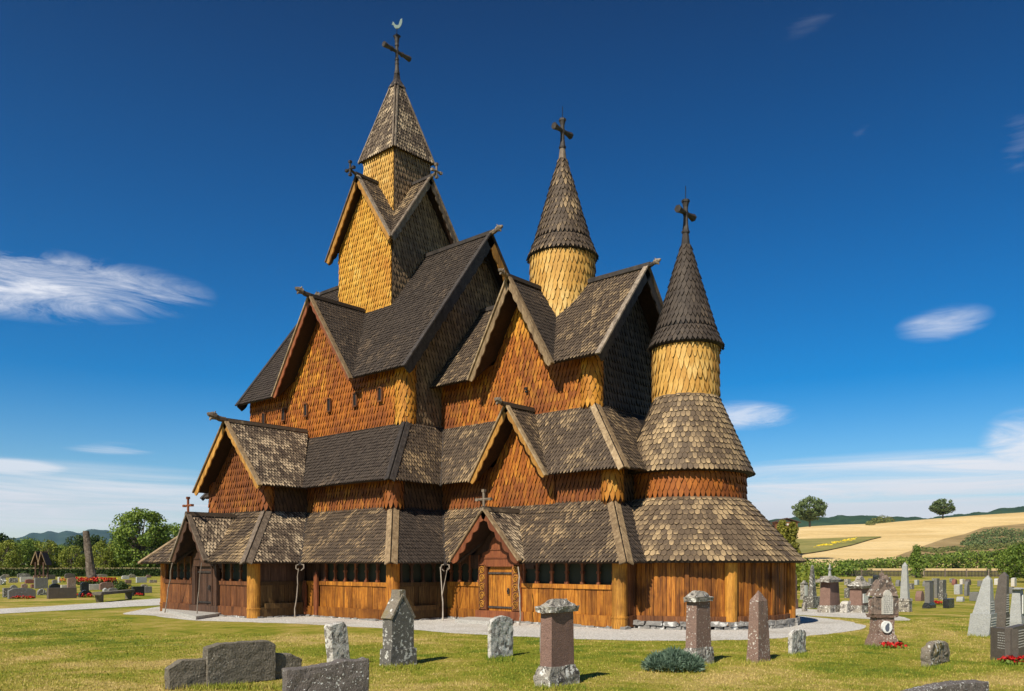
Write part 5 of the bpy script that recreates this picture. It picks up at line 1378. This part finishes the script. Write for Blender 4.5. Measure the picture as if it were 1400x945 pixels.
# --- ornate stone with portrait
def ornate():
    p, dx, dy, hz, t = dims(1198, 884, 16, 30, 98)
    dx, dy = .34, .50; hz = 98*t/F
    e_ = empty('gravestone', (p.x, p.y, GZ), 'tall ornate pink gravestone with pointed arch, white plaque and round portrait', 'gravestone', G_R)
    def put(mb, nm, m_, jit=0):
        if jit: mb = rough(mb, jit, 3, 3)
        mb.v = [(a+p.x, b+p.y, c_+GZ) for a, b, c_ in mb.v]; return mb.build(nm, e_, m_ if isinstance(m_, list) else [m_])
    c = (-dx/2, dy/2); mb = MB()
    frus(mb, c, dx*1.25, dy*1.2, dx*.95, dy*.9, -.05, hz*.16); frus(mb, c, dx*.8, dy*.85, dx*.75, dy*.8, hz*.15, hz*.42)
    frus(mb, c, dx*1.0, dy*1.0, dx*1.1, dy*1.08, hz*.40, hz*.44); put(mb, 'plinth', ST_PINKL, .018)
    mb = MB(); frus(mb, c, dx*.85, dy*.92, dx*.85, dy*.92, hz*.44, hz*.68); put(mb, 'shaft', ST_PINKL, .01)
    out = [(-.08*dy, hz*.44), (1.08*dy, hz*.44), (1.08*dy, hz*.64), (1.0*dy, hz*.78), (.72*dy, hz*.92), (.5*dy, hz*1.0), (.28*dy, hz*.92), (0, hz*.78), (-.08*dy, hz*.64)]
    m2 = MB(); bm = prism(out, dx*.35, 0, 0, 0, .01); bm_to(m2, bm, (.0, 0, 0)); put(m2, 'arch', ST_ORN, .012)
    m2 = MB(); frus(m2, c, dx*1.15, dy*1.1, dx*.5, dy*.4, hz*.70, hz*.93); frus(m2, c, .14, .14, .05, .05, hz*.9, hz*1.03); put(m2, 'cap', ST_ORN, .02)
    o2 = [(dy/2+a*dy*.26, hz*.45+b*hz*.34) for a, b in ((-1, 0), (1, 0), (1, .62), (.7, .86), (.3, .98), (0, 1), (-.3, .98), (-.7, .86), (-1, .62))]
    m2 = MB(); m2.slab([V((.03, a, b)) for a, b in o2], E_, .03); pl = put(m2, 'plaque', ST_CREAM)
    m2 = MB(); rg_ = random.Random(2)
    for i in range(9):
        z = hz*(.48+.028*i); y = dy*.30; 
        while y < dy*.70: l_ = rg_.uniform(.02, .06); m2.box((.032, y+l_/2, z), (.006, l_*.75, .010)); y += l_+.012
    put(m2, 'inscription', M_INK)
    m2 = MB(); m2.slab([V((.015, dy*.5+dy*.24*math.cos(a), hz*.27+hz*.085*math.sin(a))) for a in [2*math.pi*i/18 for i in range(18)]], E_, .10); put(m2, 'portrait', M_WHITE)
    m2 = MB(); m2.slab([V((.02, dy*.5+dy*.10*math.cos(a), hz*.255+hz*.05*math.sin(a))) for a in [2*math.pi*i/12 for i in range(12)]], E_, .01); m2.slab([V((.021, dy*.54+dy*.06*math.cos(a), hz*.30+hz*.025*math.sin(a))) for a in [2*math.pi*i/12 for i in range(12)]], E_, .01); put(m2, 'portrait_figure', M_INK)
    e_.rotation_euler = (0, 0, R(-38))
ornate()
# --- right-hand group
slabstone(1084, 833, 7, 6, 49, 'round', ST_PINK, 'tall pink round-topped slab just right of the apse', G_R, base=.28)
pillar(1099, 820, 5, 6, 26, ST_CAP, ST_CAP, ST_CAP, 'small grey stone with a narrow white plaque right of the pink slab', cap=.2, base=.1, capw=1.1, basew=1.1, plaque=(.2, .8, .2, .75), group=G_R, capk='pagoda')
obelisk(1112, 832, 15, 12, 60, ST_DARK, 'dark slender obelisk on a wide base right of the apse', G_R, .26, .32, tipf=.97, basew=2.1)
slabstone(1126, 820, 5, 6, 32, 'flat', ST_SPECK, 'speckled dark slab between the dark obelisk and the finial-topped pillar', G_R)
pillar(1135, 838, 15, 14, 50, ST_PINK, ST_CAP, ST_CAP, 'pink pillar with broad ragged cap and a small white cross finial', base=.2, cap=.16, capw=1.35, basew=1.22, finial=.45, group=G_R, jit=.02, taper=.85)
slabstone(1158, 838, 10, 8, 16, 'low', ST_WHITE, 'squat rough grey block between the two pink pillars', G_R, .02, sub=3)
pillar(1178, 838, 17, 12, 50, ST_PINK, ST_CAP, ST_CAP, 'pink pillar with pagoda-shaped cap and white plaque', base=.2, cap=.34, capw=1.35, basew=1.15, capk='pagoda', plaque=(.15, .85, .26, .52), group=G_R, jit=.02)
def ped_obelisk():
    p, dx, dy, hz, t = dims(1243, 837, 16, 7, 68); c = (-dx/2, dy/2)
    dy = dx*.95; c = (-dx/2, dy/2)
    mb = MB(); frus(mb, c, dx, dy, dx*.95, dy*.95, -.05, hz*.22); frus(mb, c, dx*1.08, dy*1.08, dx*1.0, dy*1.0, hz*.22, hz*.27)
    mb.v = [(a+p.x, b+p.y, c_+GZ) for a, b, c_ in mb.v]
    e_ = empty('gravestone', (p.x, p.y, GZ), 'pale tall obelisk on a square pedestal, tallest stone of the right cemetery', 'gravestone', G_R)
    rough(mb, .012, 9).build('plinth', e_, [ST_CAP])
    mb = MB(); frus(mb, c, dx*.68, dy*.68, dx*.40, dy*.40, hz*.27, hz*.93); frus(mb, c, dx*.40, dy*.40, .02, .02, hz*.93, hz)
    mb.v = [(a+p.x, b+p.y, c_+GZ) for a, b, c_ in mb.v]; rough(mb, .008, 10).build('shaft', e_, [ST_LIGHT])
ped_obelisk()
pillar(1271, 832, 7, 6, 38, ST_GREY, ST_GREY, ST_BLACK, 'grey upright slab on a black base right of the pale obelisk', base=.2, cap=.04, capw=1.0, basew=1.5, group=G_R, jit=.003)
slabstone(1259, 822, 8, 5, 14, 'arch', ST_PINK, 'low rounded brown stone left of the grey upright slab', G_R)
slabstone(1281, 818, 4, 4, 27, 'flat', ST_GREY, 'narrower left slab of the twin grey stones behind the red flowers', G_R)
slabstone(1289, 820, 5, 5, 27, 'flat', ST_DARK, 'darker right slab of the twin grey stones behind the red flowers', G_R, base=.3)
slabstone(1297, 832, 8, 8, 13, 'flat', ST_BLACK, 'low black polished block on the lawn right of the red flowers', G_R)
pxs = [  # px, ybase, wS, wE, h, kind, mat, label
 (1312, 813, 8, 4, 14, 'slant', ST_LIGHT, 'pale rock-shaped stone in the middle distance right of the black block'),
 (1322, 815, 4, 4, 20, 'arch', ST_GREY, 'grey slab with curved top beside the pale rock-shaped stone'),
 (1337, 822, 12, 6, 12, 'flat', ST_GREY, 'wide low grey block left of the white obelisk'),
 (1316, 823, 9, 3, 7, 'arch', ST_LIGHT, 'tiny whitish stone lying low on the lawn near the wide grey block'),
 (1302, 797, 4, 3, 6, 'flat', ST_DARK, 'small dark stone far back near the fence right of the twin slabs'),
 (1306, 800, 5, 3, 8, 'arch', ST_RED, 'reddish stone in the far cluster beside the fence'),
 (1325, 800, 6, 3, 8, 'arch', ST_BROWN, 'brown stone at the right end of the far cluster'),
 (1316, 799, 4, 3, 7, 'flat', ST_CREAM, 'cream stone in the middle of the far cluster'),
 (1342, 802, 6, 3, 8, 'flat', ST_GREY, 'small grey stone left behind the white obelisk tip'),
 (1216, 795, 5, 3, 6, 'arch', ST_DARK, 'tiny dark stone near the fence right behind the ornate stone'),
 (1198, 796, 5, 4, 9, 'round', ST_BLACK, 'dark rounded stone in the grass right of the pagoda pillar'),
 (1191, 800, 4, 3, 9, 'flat', ST_GREY, 'small grey upright stone behind the pagoda pillar'),
 (1266, 802, 5, 4, 8, 'arch', ST_GREY, 'little grey stone in the distance above the rounded brown stone'),
 (1247, 806, 6, 3, 8, 'flat', ST_DARK, 'small dark stone showing right behind the pale obelisk shaft'),
 (1254, 800, 4, 3, 7, 'flat', ST_LIGHT, 'tiny pale stone on the far lawn right of the pale obelisk'),
 (1168, 804, 6, 4, 9, 'arch', ST_DARK, 'dark rounded stone between the two pink pillars in the distance'),
 (1159, 800, 5, 4, 8, 'flat', ST_CAP, 'small lichen-grey stone in the distance above the squat block'),
 (1160, 818, 6, 5, 14, 'slant', ST_DARK, 'leaning dark stone right behind the squat rough block'),
 (1172, 812, 5, 4, 10, 'round', ST_CAP, 'small rounded lichen stone left behind the pagoda pillar'),
 (1229, 802, 5, 3, 9, 'arch', ST_GREY, 'tiny grey stone left of the pale obelisk in the distance'),
 (1278, 800, 4, 3, 9, 'flat', ST_DARK, 'small dark stone in the distance above the twin slabs'),
 (1364, 800, 5, 3, 9, 'round', ST_CREAM, 'cream stone peeking between the white and the brown obelisks'),
 (1387, 802, 5, 3, 12, 'slant', ST_CREAM, 'tilted cream slab behind the obelisk with the plaque'),
 (1384, 812, 6, 3, 9, 'flat', ST_GREY, 'grey block near the right edge behind the obelisk with the plaque'),
 (1100, 836, 4, 4, 12, 'low', ST_CAP, 'low mossy lump of stone between the pink slab and the dark obelisk')]
for px, yb, a, b, h, k_, m_, lab in pxs: slabstone(px, yb, a, b, h, k_, m_, lab, G_R)
obelisk(1352, 871, 30, 9, 84, ST_LIGHT, 'big white granite obelisk with an inscription near the right edge', G_R, .37, .42, letters=[(.08, .3, 6), (.44, .56, 4)], basew=1.22, tipf=.93, lean=.10)
obelisk(1374, 862, 22, 6, 80, ST_BROWN, 'dark brown granite obelisk directly behind the white one near the right edge', G_R, .26, .55, letters=[(.06, .2, 4), (.32, .6, 8)], basew=1.12, tipf=.93, lean=.08)
e_, p, dx, dy, hz = pillar(1396, 858, 16, 7, 54, ST_LIGHT, ST_LIGHT, ST_LIGHT, 'white granite stone with narrow plaque and round emblem at the right edge', base=.26, cap=.05, capw=.95, basew=1.2, taper=.62, group=G_R, jit=.004, plaque=(.25, .8, .34, .82))
def book():
    A_ = gp(1357, 904, GZ); B_ = gp(1387, 908, GZ); C_ = gp(1400, 901, GZ)
    e_ = empty('gravestone', (A_.x, A_.y, GZ), 'dark brown two-panel granite stone with inscription near the right bottom', 'gravestone', G_R)
    t = 14; h = 48*14.6/F
    for i, (P, Q) in enumerate(((gp(1354, 903, GZ), gp(1383, 908, GZ)), (gp(1385, 908, GZ), gp(1404, 902, GZ)))):
        d = (Q-P); L = d.length; d.normalize(); n = V((d.y, -d.x, 0)); mb = MB(); z = V((0, 0, 1)); hh = h if i == 0 else h*1.06
        mb.slab([P, Q, Q+z*hh, P+z*(hh-.01)], n, .13); w_ = mb.build('panel', e_, [ST_BROWN])
        mb = MB(); rg_ = random.Random(i+4)
        for j in range(7):
            x = L*.35
            while x < L*.85:
                l_ = rg_.uniform(.02, .05); c = P+d*(x+l_/2)+n*.003+z*(hh*(.86-.075*j)); mb.slab([c-d*l_*.35-z*.008, c+d*l_*.35-z*.008, c+d*l_*.35+z*.008, c-d*l_*.35+z*.008], n, .004); x += l_+.01
        mb.build('inscription', e_, [M_LETTER])
book()
# flowers
def flowers(label, px0, px1, yb, hpx, m_, n=60, size=.05, depth=.25, leaf=True, name='flowers', cat='flowers', m2=None):
    A_, B_ = gp(px0, yb, GZ), gp(px1, yb, GZ); t = (EYE-GZ)*F/(yb-YH); h = hpx*t/F; rg_ = random.Random(px0); mb = MB(); back = V((-ST, CT, 0))
    mats_ = [m_, L_GREEN]+([m2] if m2 else [])
    for i in range(n):
        p = A_.lerp(B_, rg_.random())+back*rg_.uniform(0, depth); p.z = GZ+h*rg_.uniform(.3, 1)
        leafblob(mb, p, size*1.1, 5, size, rg_, 2 if (m2 and rg_.random() < .4) else 0, .5)
        if leaf: leafblob(mb, V((p.x, p.y, GZ+h*.35)), size*1.2, 3, size*1.1, rg_, 1, .7)
    o = mb.build(name, None, mats_, origin=V((A_.x, A_.y, GZ))); tag(o, label, cat, 'bright flowers on the graves'); return o
flowers('red flowers at the foot of the ornate portrait stone', 1211, 1237, 887, 7, P_RED, 45, .06)
flowers('large clump of red flowers beside the two-panel stone at the right edge', 1380, 1404, 909, 10, P_RED, 70, .06, .3)
flowers('red flowers on the grave between the grey slab and the black block', 1276, 1290, 827, 5, P_RED, 40, .07)
flowers('red flowers at the right edge behind the white stones', 1394, 1402, 828, 5, P_RED, 20, .07)
flowers('long row of red flowers along the wall in front of the tall bare trunk', 103, 155, 806, 16, P_RED, 0, .1)
def high_bed():
    A_, B_ = gp(101, 800, GZ), gp(156, 800.5, GZ); rg_ = random.Random(77); mb = MB(); back = V((-ST, CT, 0)); t = (EYE-GZ)*F/(800-YH)
    for i in range(190):
        p = A_.lerp(B_, rg_.random())+back*rg_.uniform(0, .5); p.z = zat(rg_.uniform(789.5, 794.5), t); leafblob(mb, p, .10, 4, .13, rg_, 0 if rg_.random() < .8 else 1, .5)
    for i in range(260):
        p = A_.lerp(B_, rg_.random())+back*rg_.uniform(0, .5); p.z = rg_.uniform(GZ, zat(794, t)); leafblob(mb, p, .12, 4, .14, rg_, 2, .8)
    o = mb.build('flower_bed', None, [P_RED, P_ORA, L_DARK], origin=A_); tag(o, 'long raised bed of red and orange flowers before the tall bare trunk', 'flower bed')
bpy.data.objects.remove([o for o in COL.objects if o.get('label') == 'long row of red flowers along the wall in front of the tall bare trunk'][0])
high_bed()
flowers('red flowers before the wide scrolled double stone on the far left', 15, 44, 819, 3.5, P_RED, 40, .08)
flowers('red flowers right of the broad framed stone on the left', 94, 105, 816, 4, P_RED, 20, .08)
flowers('red flowers in front of the dark oval stone left of the bench', 112, 124, 817, 5, P_RED, 22, .08)
flowers('red flowers before the dark granite stone right of the bench', 183, 194, 815, 3.5, P_RED, 18, .08)
flowers('red heather on the grave behind the broad framed stone', 80, 88, 797, 6, P_ORA, 20, .1)
flowers('tall yellow flowers above the dark bush behind the bench', 151, 160, 800, 10, P_YEL, 18, .1)
flowers('white and pink flowers on the far left stone', 1, 6, 802, 10, M_WHITE, 12, .09)
# left cemetery stones
lst = [
 (5, 817, 1, 14, 13, 'flat', ST_DARK, 'dark slab cut by the left edge'),
 (12, 819, 3, 38, 15, 'low', ST_GREY, 'wide scrolled double stone with red flowers near the left edge'),
 (14, 808, 2, 11, 8, 'arch', ST_GREY, 'rounded grey stone peeking above the wide scrolled double stone'),
 (48, 805, 2, 18, 15, 'flat', ST_GREY, 'upright rectangular grey-brown stone below the small bell stand'),
 (43, 804, 1, 4, 5, 'flat', ST_RED, 'small reddish stone left of the upright rectangular one'),
 (52, 814, 2, 12, 9, 'arch', ST_DARK, 'low dark arched stone left of the broad framed stone'),
 (66, 819, 4, 40, 15, 'flat', ST_BROWN, 'broad framed brown stone with small figures on the left'),
 (28, 796, 2, 17, 7, 'flat', ST_CREAM, 'low whitish stone in the second row on the far left'),
 (35, 798, 2, 12, 6, 'low', ST_RED, 'low red-brown stone right in front of the low whitish one'),
 (13, 797, 2, 12, 7, 'round', ST_DARK, 'dark greenish stone left of the low whitish one'),
 (1, 800, 1, 7, 13, 'round', ST_GREY, 'grey rounded stone with white flowers at the left edge'),
 (24, 790, 2, 18, 6, 'low', ST_DARK, 'far dark grey stone in front of the hedge on the left'),
 (59, 787, 1, 5, 8, 'gable', ST_CREAM, 'small cream pointed stone just below the bell stand'),
 (64, 792, 2, 12, 6, 'flat', ST_BROWN, 'brownish far stone right of the small cream pointed one'),
 (80, 797, 1, 3, 8, 'flat', ST_CREAM, 'narrow white stone beside the red heather'),
 (89, 791, 2, 14, 7, 'low', ST_BROWN, 'brown-grey far stone left of the tall bare trunk'),
 (93, 804, 2, 11, 14, 'slant', ST_PINKL, 'pale pinkish upright stone left of the flower bed'),
 (68, 804, 2, 16, 6, 'arch', ST_BLACK, 'low black arched stone behind the broad framed one'),
 (84, 804, 2, 9, 4, 'flat', ST_CREAM, 'small white kerb stone right of the low black arched one'),
 (104, 787, 1, 6, 4, 'flat', ST_CREAM, 'tiny white stone left beside the foot of the tall bare trunk'),
 (111, 808, 2, 11, 12, 'round', ST_BLACK, 'black upright stone in front of the flower bed'),
 (122, 807, 2, 14, 8, 'flat', ST_CREAM, 'white stone with gaps in front of the flower bed'),
 (109, 817, 3, 18, 10, 'arch', ST_BLACK, 'dark oval stone with red flowers left of the bench'),
 (137, 807, 2, 20, 11, 'low', ST_PINK, 'mauve-brown broad stone above the left end of the bench'),
 (142, 812, 2, 6, 8, 'gable', ST_LIGHT, 'small white pointed stone above the left end of the bench'),
 (149, 812, 2, 12, 8, 'low', ST_GREY, 'grey and white wreathed stone behind the middle of the bench'),
 (182, 815, 2, 16, 13, 'flat', ST_BLACK, 'dark granite stone with red flowers right of the bench'),
 (198, 811, 2, 10, 9, 'flat', ST_GREY, 'green-grey low stone nearest the church corner on the left'),
 (187, 797, 2, 14, 8, 'flat', ST_LIGHT, 'pale low stone in the second row near the church corner'),
 (167, 792, 2, 10, 5, 'low', ST_CREAM, 'white low stone right of the dark bush'),
 (181, 784, 1, 5, 5, 'round', ST_CREAM, 'tiny white rounded stone far back by the hedge near the church'),
 (189, 785, 2, 11, 6, 'slant', ST_LIGHT, 'pale stone far back right of the tiny white rounded one'),
 (176, 790, 2, 10, 5, 'arch', ST_MOSS, 'tan mossy low stone in the back rows near the church'),
 (207, 784, 1, 9, 5, 'flat', ST_CREAM, 'white far stone just left of the church corner post'),
 (205, 797, 2, 10, 4, 'flat', ST_MOSS, 'low tan kerb-like stone left of the church corner post'),
 (131, 789, 2, 16, 4, 'low', ST_MOSS, 'low greenish far stone right of the tall bare trunk'),
 (160, 788, 2, 9, 4, 'low', ST_GREY, 'flat grey far stone above the yellow flowers'),
 (38, 787, 1, 7, 5, 'arch', ST_BROWN, 'brown arched stone far back between the hedge and the low whitish stone'),
 (73, 786, 1, 6, 5, 'round', ST_BLACK, 'tiny black rounded stone in the last row right of the bell stand'),
 (98, 796, 2, 7, 6, 'flat', ST_BROWN, 'square brown stone peeking above the pale pinkish upright one'),
 (46, 792, 1, 6, 5, 'flat', ST_PINK, 'small pink block behind the upright rectangular grey-brown stone'),
 (72, 798, 1, 7, 5, 'round', ST_GREY, 'small rounded grey stone behind the low black arched one'),
 (4, 790, 1, 9, 5, 'low', ST_MOSS, 'mossy far stone at the left edge near the hedge'),
 (142, 796, 1, 9, 6, 'arch', ST_GREY, 'grey arched stone behind the right end of the flower bed'),
 (150, 786, 1, 6, 5, 'flat', ST_BLACK, 'tiny black block in the last row right of the bare trunk'),
 (172, 798, 1, 8, 5, 'flat', ST_PINK, 'rosy low stone above the right end of the bench'),
 (194, 804, 1, 8, 5, 'low', ST_MOSS, 'low mossy stone behind the green-grey one near the church corner'),
 (30, 804, 1, 8, 6, 'gable', ST_PINKL, 'small pink pointed stone above the wide scrolled double stone'),
 (120, 792, 1, 8, 5, 'round', ST_BROWN, 'brown rounded stone at the right foot of the bare trunk'),
 (200, 790, 2, 7, 4, 'arch', ST_PINK, 'small rosy stone in the back rows left of the corner post')]
for px, yb, a, b, h, k_, m_, lab in lst: slabstone(px, yb, a, b, h, k_, m_, lab, G_L, thick=.22)
rg = random.Random(8); bc = gp(168, 811, GZ)
bushrow('bush', 'dark green rounded bush behind the right end of the bench', [(V((bc.x+rg.uniform(-.3, .3), bc.y+rg.uniform(-.3, .3), rg.uniform(.15, .5))), .32) for _ in range(10)], 1, 90, .1, L_DARK, 'bush', .9, 3)

# longer tufts left by the mower round the nearer stones
rg = random.Random(19); mb = MB()
for px0, px1, yb in [(449, 484, 914), (524, 572, 914), (668, 702, 902), (733, 798, 942), (935, 981, 912), (1018, 1051, 908), (1079, 1102, 897), (222, 415, 941), (1261, 1300, 914), (1184, 1226, 885), (1325, 1360, 871), (1354, 1400, 907), (880, 940, 917), (382, 498, 985)]:
    for i in range(int((px1-px0)*9)):
        p = gp(rg.uniform(px0-3, px1+3), yb+rg.gauss(0, 1.6), GZ); t = 1.76*F/(yb-YH); h = rg.uniform(.03, .10); w = .0035+.0002*t; a = rg.uniform(0, 6.28)
        dx, dy = math.cos(a)*w, math.sin(a)*w
        mb.add([(p.x-dx, p.y-dy, GZ), (p.x+dx, p.y+dy, GZ), (p.x+rg.uniform(-.04, .04), p.y+rg.uniform(-.04, .04), GZ+h)], [(0, 1, 2)], 0, rg.random()*.6)
o = mb.build('grass', None, [BLADE]); tag(o, 'longer grass tufts left standing round the foots of the near stones', 'grass', kind='stuff')

# tall bare trunk
def trunk():
    t = 70; B_ = at(126.5, t, GZ); T_ = at(117.5, t, zat(726, t)); mb = MB(); n = 14; rows = 30; rg_ = random.Random(6); vs = []
    for j in range(rows+1):
        f = j/rows; c = B_.lerp(T_, f)+V((0, 0, 0)); r = .40-.16*f+(.10*(1-f)**6 if f < .3 else 0)
        for i in range(n):
            a = 2*math.pi*i/n; q = r*(1+.16*noise.noise(V((math.cos(a)*1.5, math.sin(a)*1.5, f*9)))); vs.append((c.x+q*math.cos(a), c.y+q*math.sin(a), c.z))
    fs = [(j*n+i, j*n+(i+1) % n, (j+1)*n+(i+1) % n, (j+1)*n+i) for j in range(rows) for i in range(n)]+[tuple(rows*n+i for i in range(n))]
    mb.add(vs, fs); o = mb.build('tree_trunk', None, [BARK_STUMP], origin=B_); tag(o, 'tall bare limbless tree trunk leaning slightly in the left cemetery', 'tree trunk')
trunk()
# small wooden bell stand
def stand():
    t = 92; c = at(57, t, GZ); H = zat(754, t)-GZ; w = 13*t/F; e_ = empty('bell_stand', (c.x, c.y, GZ), 'small dark wooden stand with steep crossed roofs on posts by the left hedge', 'wooden stand')
    rt = V((CT, ST, 0)); bk = V((-ST, CT, 0)); mb = MB()
    for q in (-1, 1):
        for b in (-1, 1): P = c+rt*q*w*.42+bk*b*w*.4; P.z = GZ; mb.beam(P, P+V((0, 0, H*.62)), .13, .13, bk)
    mb.beam(c+rt*-w*.42+V((0, 0, .5)), c+rt*w*.42+V((0, 0, .5)), .1, .12)
    mb.build('post', e_, [W_DOOR])
    for q in (-1, 1):
        mb = MB(); ap = c+rt*q*w*.28+V((0, 0, H)); lo1 = c+rt*q*w*.80+V((0, 0, H*.52)); lo2 = c-rt*q*w*.05+V((0, 0, H*.52))
        for l in (lo1, lo2):
            mb.slab([ap-bk*w*.55, ap+bk*w*.55, l+bk*w*.55, l-bk*w*.55], (ap-l).cross(bk) if (ap-l).cross(bk).z > 0 else -(ap-l).cross(bk), .08)
            mb.beam(ap-bk*w*.6, l-bk*w*.6, .05, .16, bk, 1)
        mb.build('roof', e_, [W_DOOR, W_TAN])
stand()
# red hut far left of the corner
def hut():
    t = 126; c = at(194, t, GZ); e_ = empty('red_shed', (c.x, c.y, GZ), 'tiny red shed beyond the hedge left of the church corner', 'shed')
    mb = MB(); mb.box((c.x, c.y, .6), (1.6, 1.6, 1.35), TH); mb.build('wall', e_, [ST_RED])
    mb = MB(); rt = V((CT, ST, 0)); bk = V((-ST, CT, 0))
    for q in (-1, 1): a = c+V((0, 0, 1.95)); l = c+rt*q*1.0+V((0, 0, 1.2)); mb.slab([a-bk, a+bk, l+bk, l-bk], V((q*rt.x, q*rt.y, 1.3)), .1)
    mb.build('roof', e_, [W_RED])
hut()
# bench
def bench():
    A_, B_ = gp(136, 823.5, GZ), gp(176, 819, GZ); d = B_-A_; L = d.length; d.normalize(); n = V((d.y, -d.x, 0)); z = V((0, 0, 1))
    e_ = empty('bench', (A_.x, A_.y, GZ), 'low grey stone bench beside the path on the left', 'bench'); h = .42
    mb = MB(); P, Q = A_-d*.32+z*h, B_+d*.30+z*(h+.0); mb.beam(P, Q, .42, .09); mb.beam(P-z*.06, Q-z*.06, .36, .05); mb.build('seat', e_, [ST_ROUGH])
    for c, s in ((A_, -1), (B_, 1)):
        mb = MB(); pts = [c+d*s*.20+z*(h-.08), c-d*s*.12+z*(h-.08), c-d*s*.10+z*0, c+d*s*.02+z*0]; mb.slab([p-n*-.14 for p in pts], n, .28); mb.build('leg', e_, [ST_ROUGH])
bench()
# fence on the right
def fence():
    A_, B_ = at(1150, 116, GZ), at(1372, 110, GZ); C_ = at(1560, 118, GZ)
    e_ = empty('wooden_fence', (A_.x, A_.y, GZ), 'long low dark picket fence between the right cemetery and the field', 'fence')
    for P, Q in ((A_, B_),(B_, C_)):
        d = Q-P; L = d.length; d.normalize(); mb = MB(); n = V((d.y, -d.x, 0))
        for zz in (.25, .75): mb.beam(P+V((0, 0, zz)), Q+V((0, 0, zz)), .05, .09)
        x = 0
        while x < L: c = P+d*x+n*.05; mb.beam(c+V((0, 0, .05)), c+V((0, 0, .88)), .115, .025, n); x += .17
        mb.build('picket_panel', e_, [W_DARK])
        x = 0
        while x < L:
            mb = MB(); c = P+d*x; mb.beam(c, c+V((0, 0, 1.1)), .14, .14, n); mb.build('post', e_, [W_GREY]); x += 2.6
fence()
# house beyond the thujas
def house():
    t = 470; c = at(1073, t, zat(722, t)); e_ = empty('house', tuple(c), 'low white house with dark brown roof half hidden behind the thujas', 'house')
    rt = V((CT, ST, 0)); bk = V((-ST, CT, 0)); z = V((0, 0, 1)); zr, ze = zat(708.5, t), zat(714, t); w = 20*t/F
    mb = MB(); mb.box((c.x, c.y, (ze+c.z)/2-.6), (w*1.5, 6, ze-c.z+1.2), TH); mb.build('wall', e_, [W_BROWN])
    mb = MB(); cc = V((c.x, c.y, 0)); a0_, a1_ = cc-bk*4+z*zr, cc+bk*4+z*zr
    for q in (-1, 1): l = rt*q*w*.95+z*(ze-zr-.2); mb.slab([a0_, a1_, a1_+l, a0_+l], V((q*rt.x, q*rt.y, 3)), .3)
    mb.build('roof', e_, [W_DOOR])
    mb = MB(); mb.box(tuple(cc-bk*3.03+z*(ze-1.4)), (3.0, .1, 1.0), TH); mb.build('window', e_, [ST_CREAM])
house()

# ------------------------------------------------------------------ haze
def haze():
    mb = MB(); mb.box((-2500, 3200, 330), (14000, 14000, 664)); 
    m = bpy.data.materials.new('thin_air_haze'); m.use_nodes = True; nt = m.node_tree; nt.nodes.remove(nt.nodes['Principled BSDF'])
    v = nt.nodes.new('ShaderNodeVolumePrincipled'); v.inputs['Color'].default_value = (.50, .74, 1, 1); v.inputs['Density'].default_value = HAZE; v.inputs['Anisotropy'].default_value = .3
    nt.links.new(v.outputs[0], nt.nodes['Material Output'].inputs['Volume'])
    o = mb.build('haze', None, [m]); o['kind'] = 'stuff'
    sc.cycles.volume_bounces = 0
HAZE = 5.5e-5
haze()
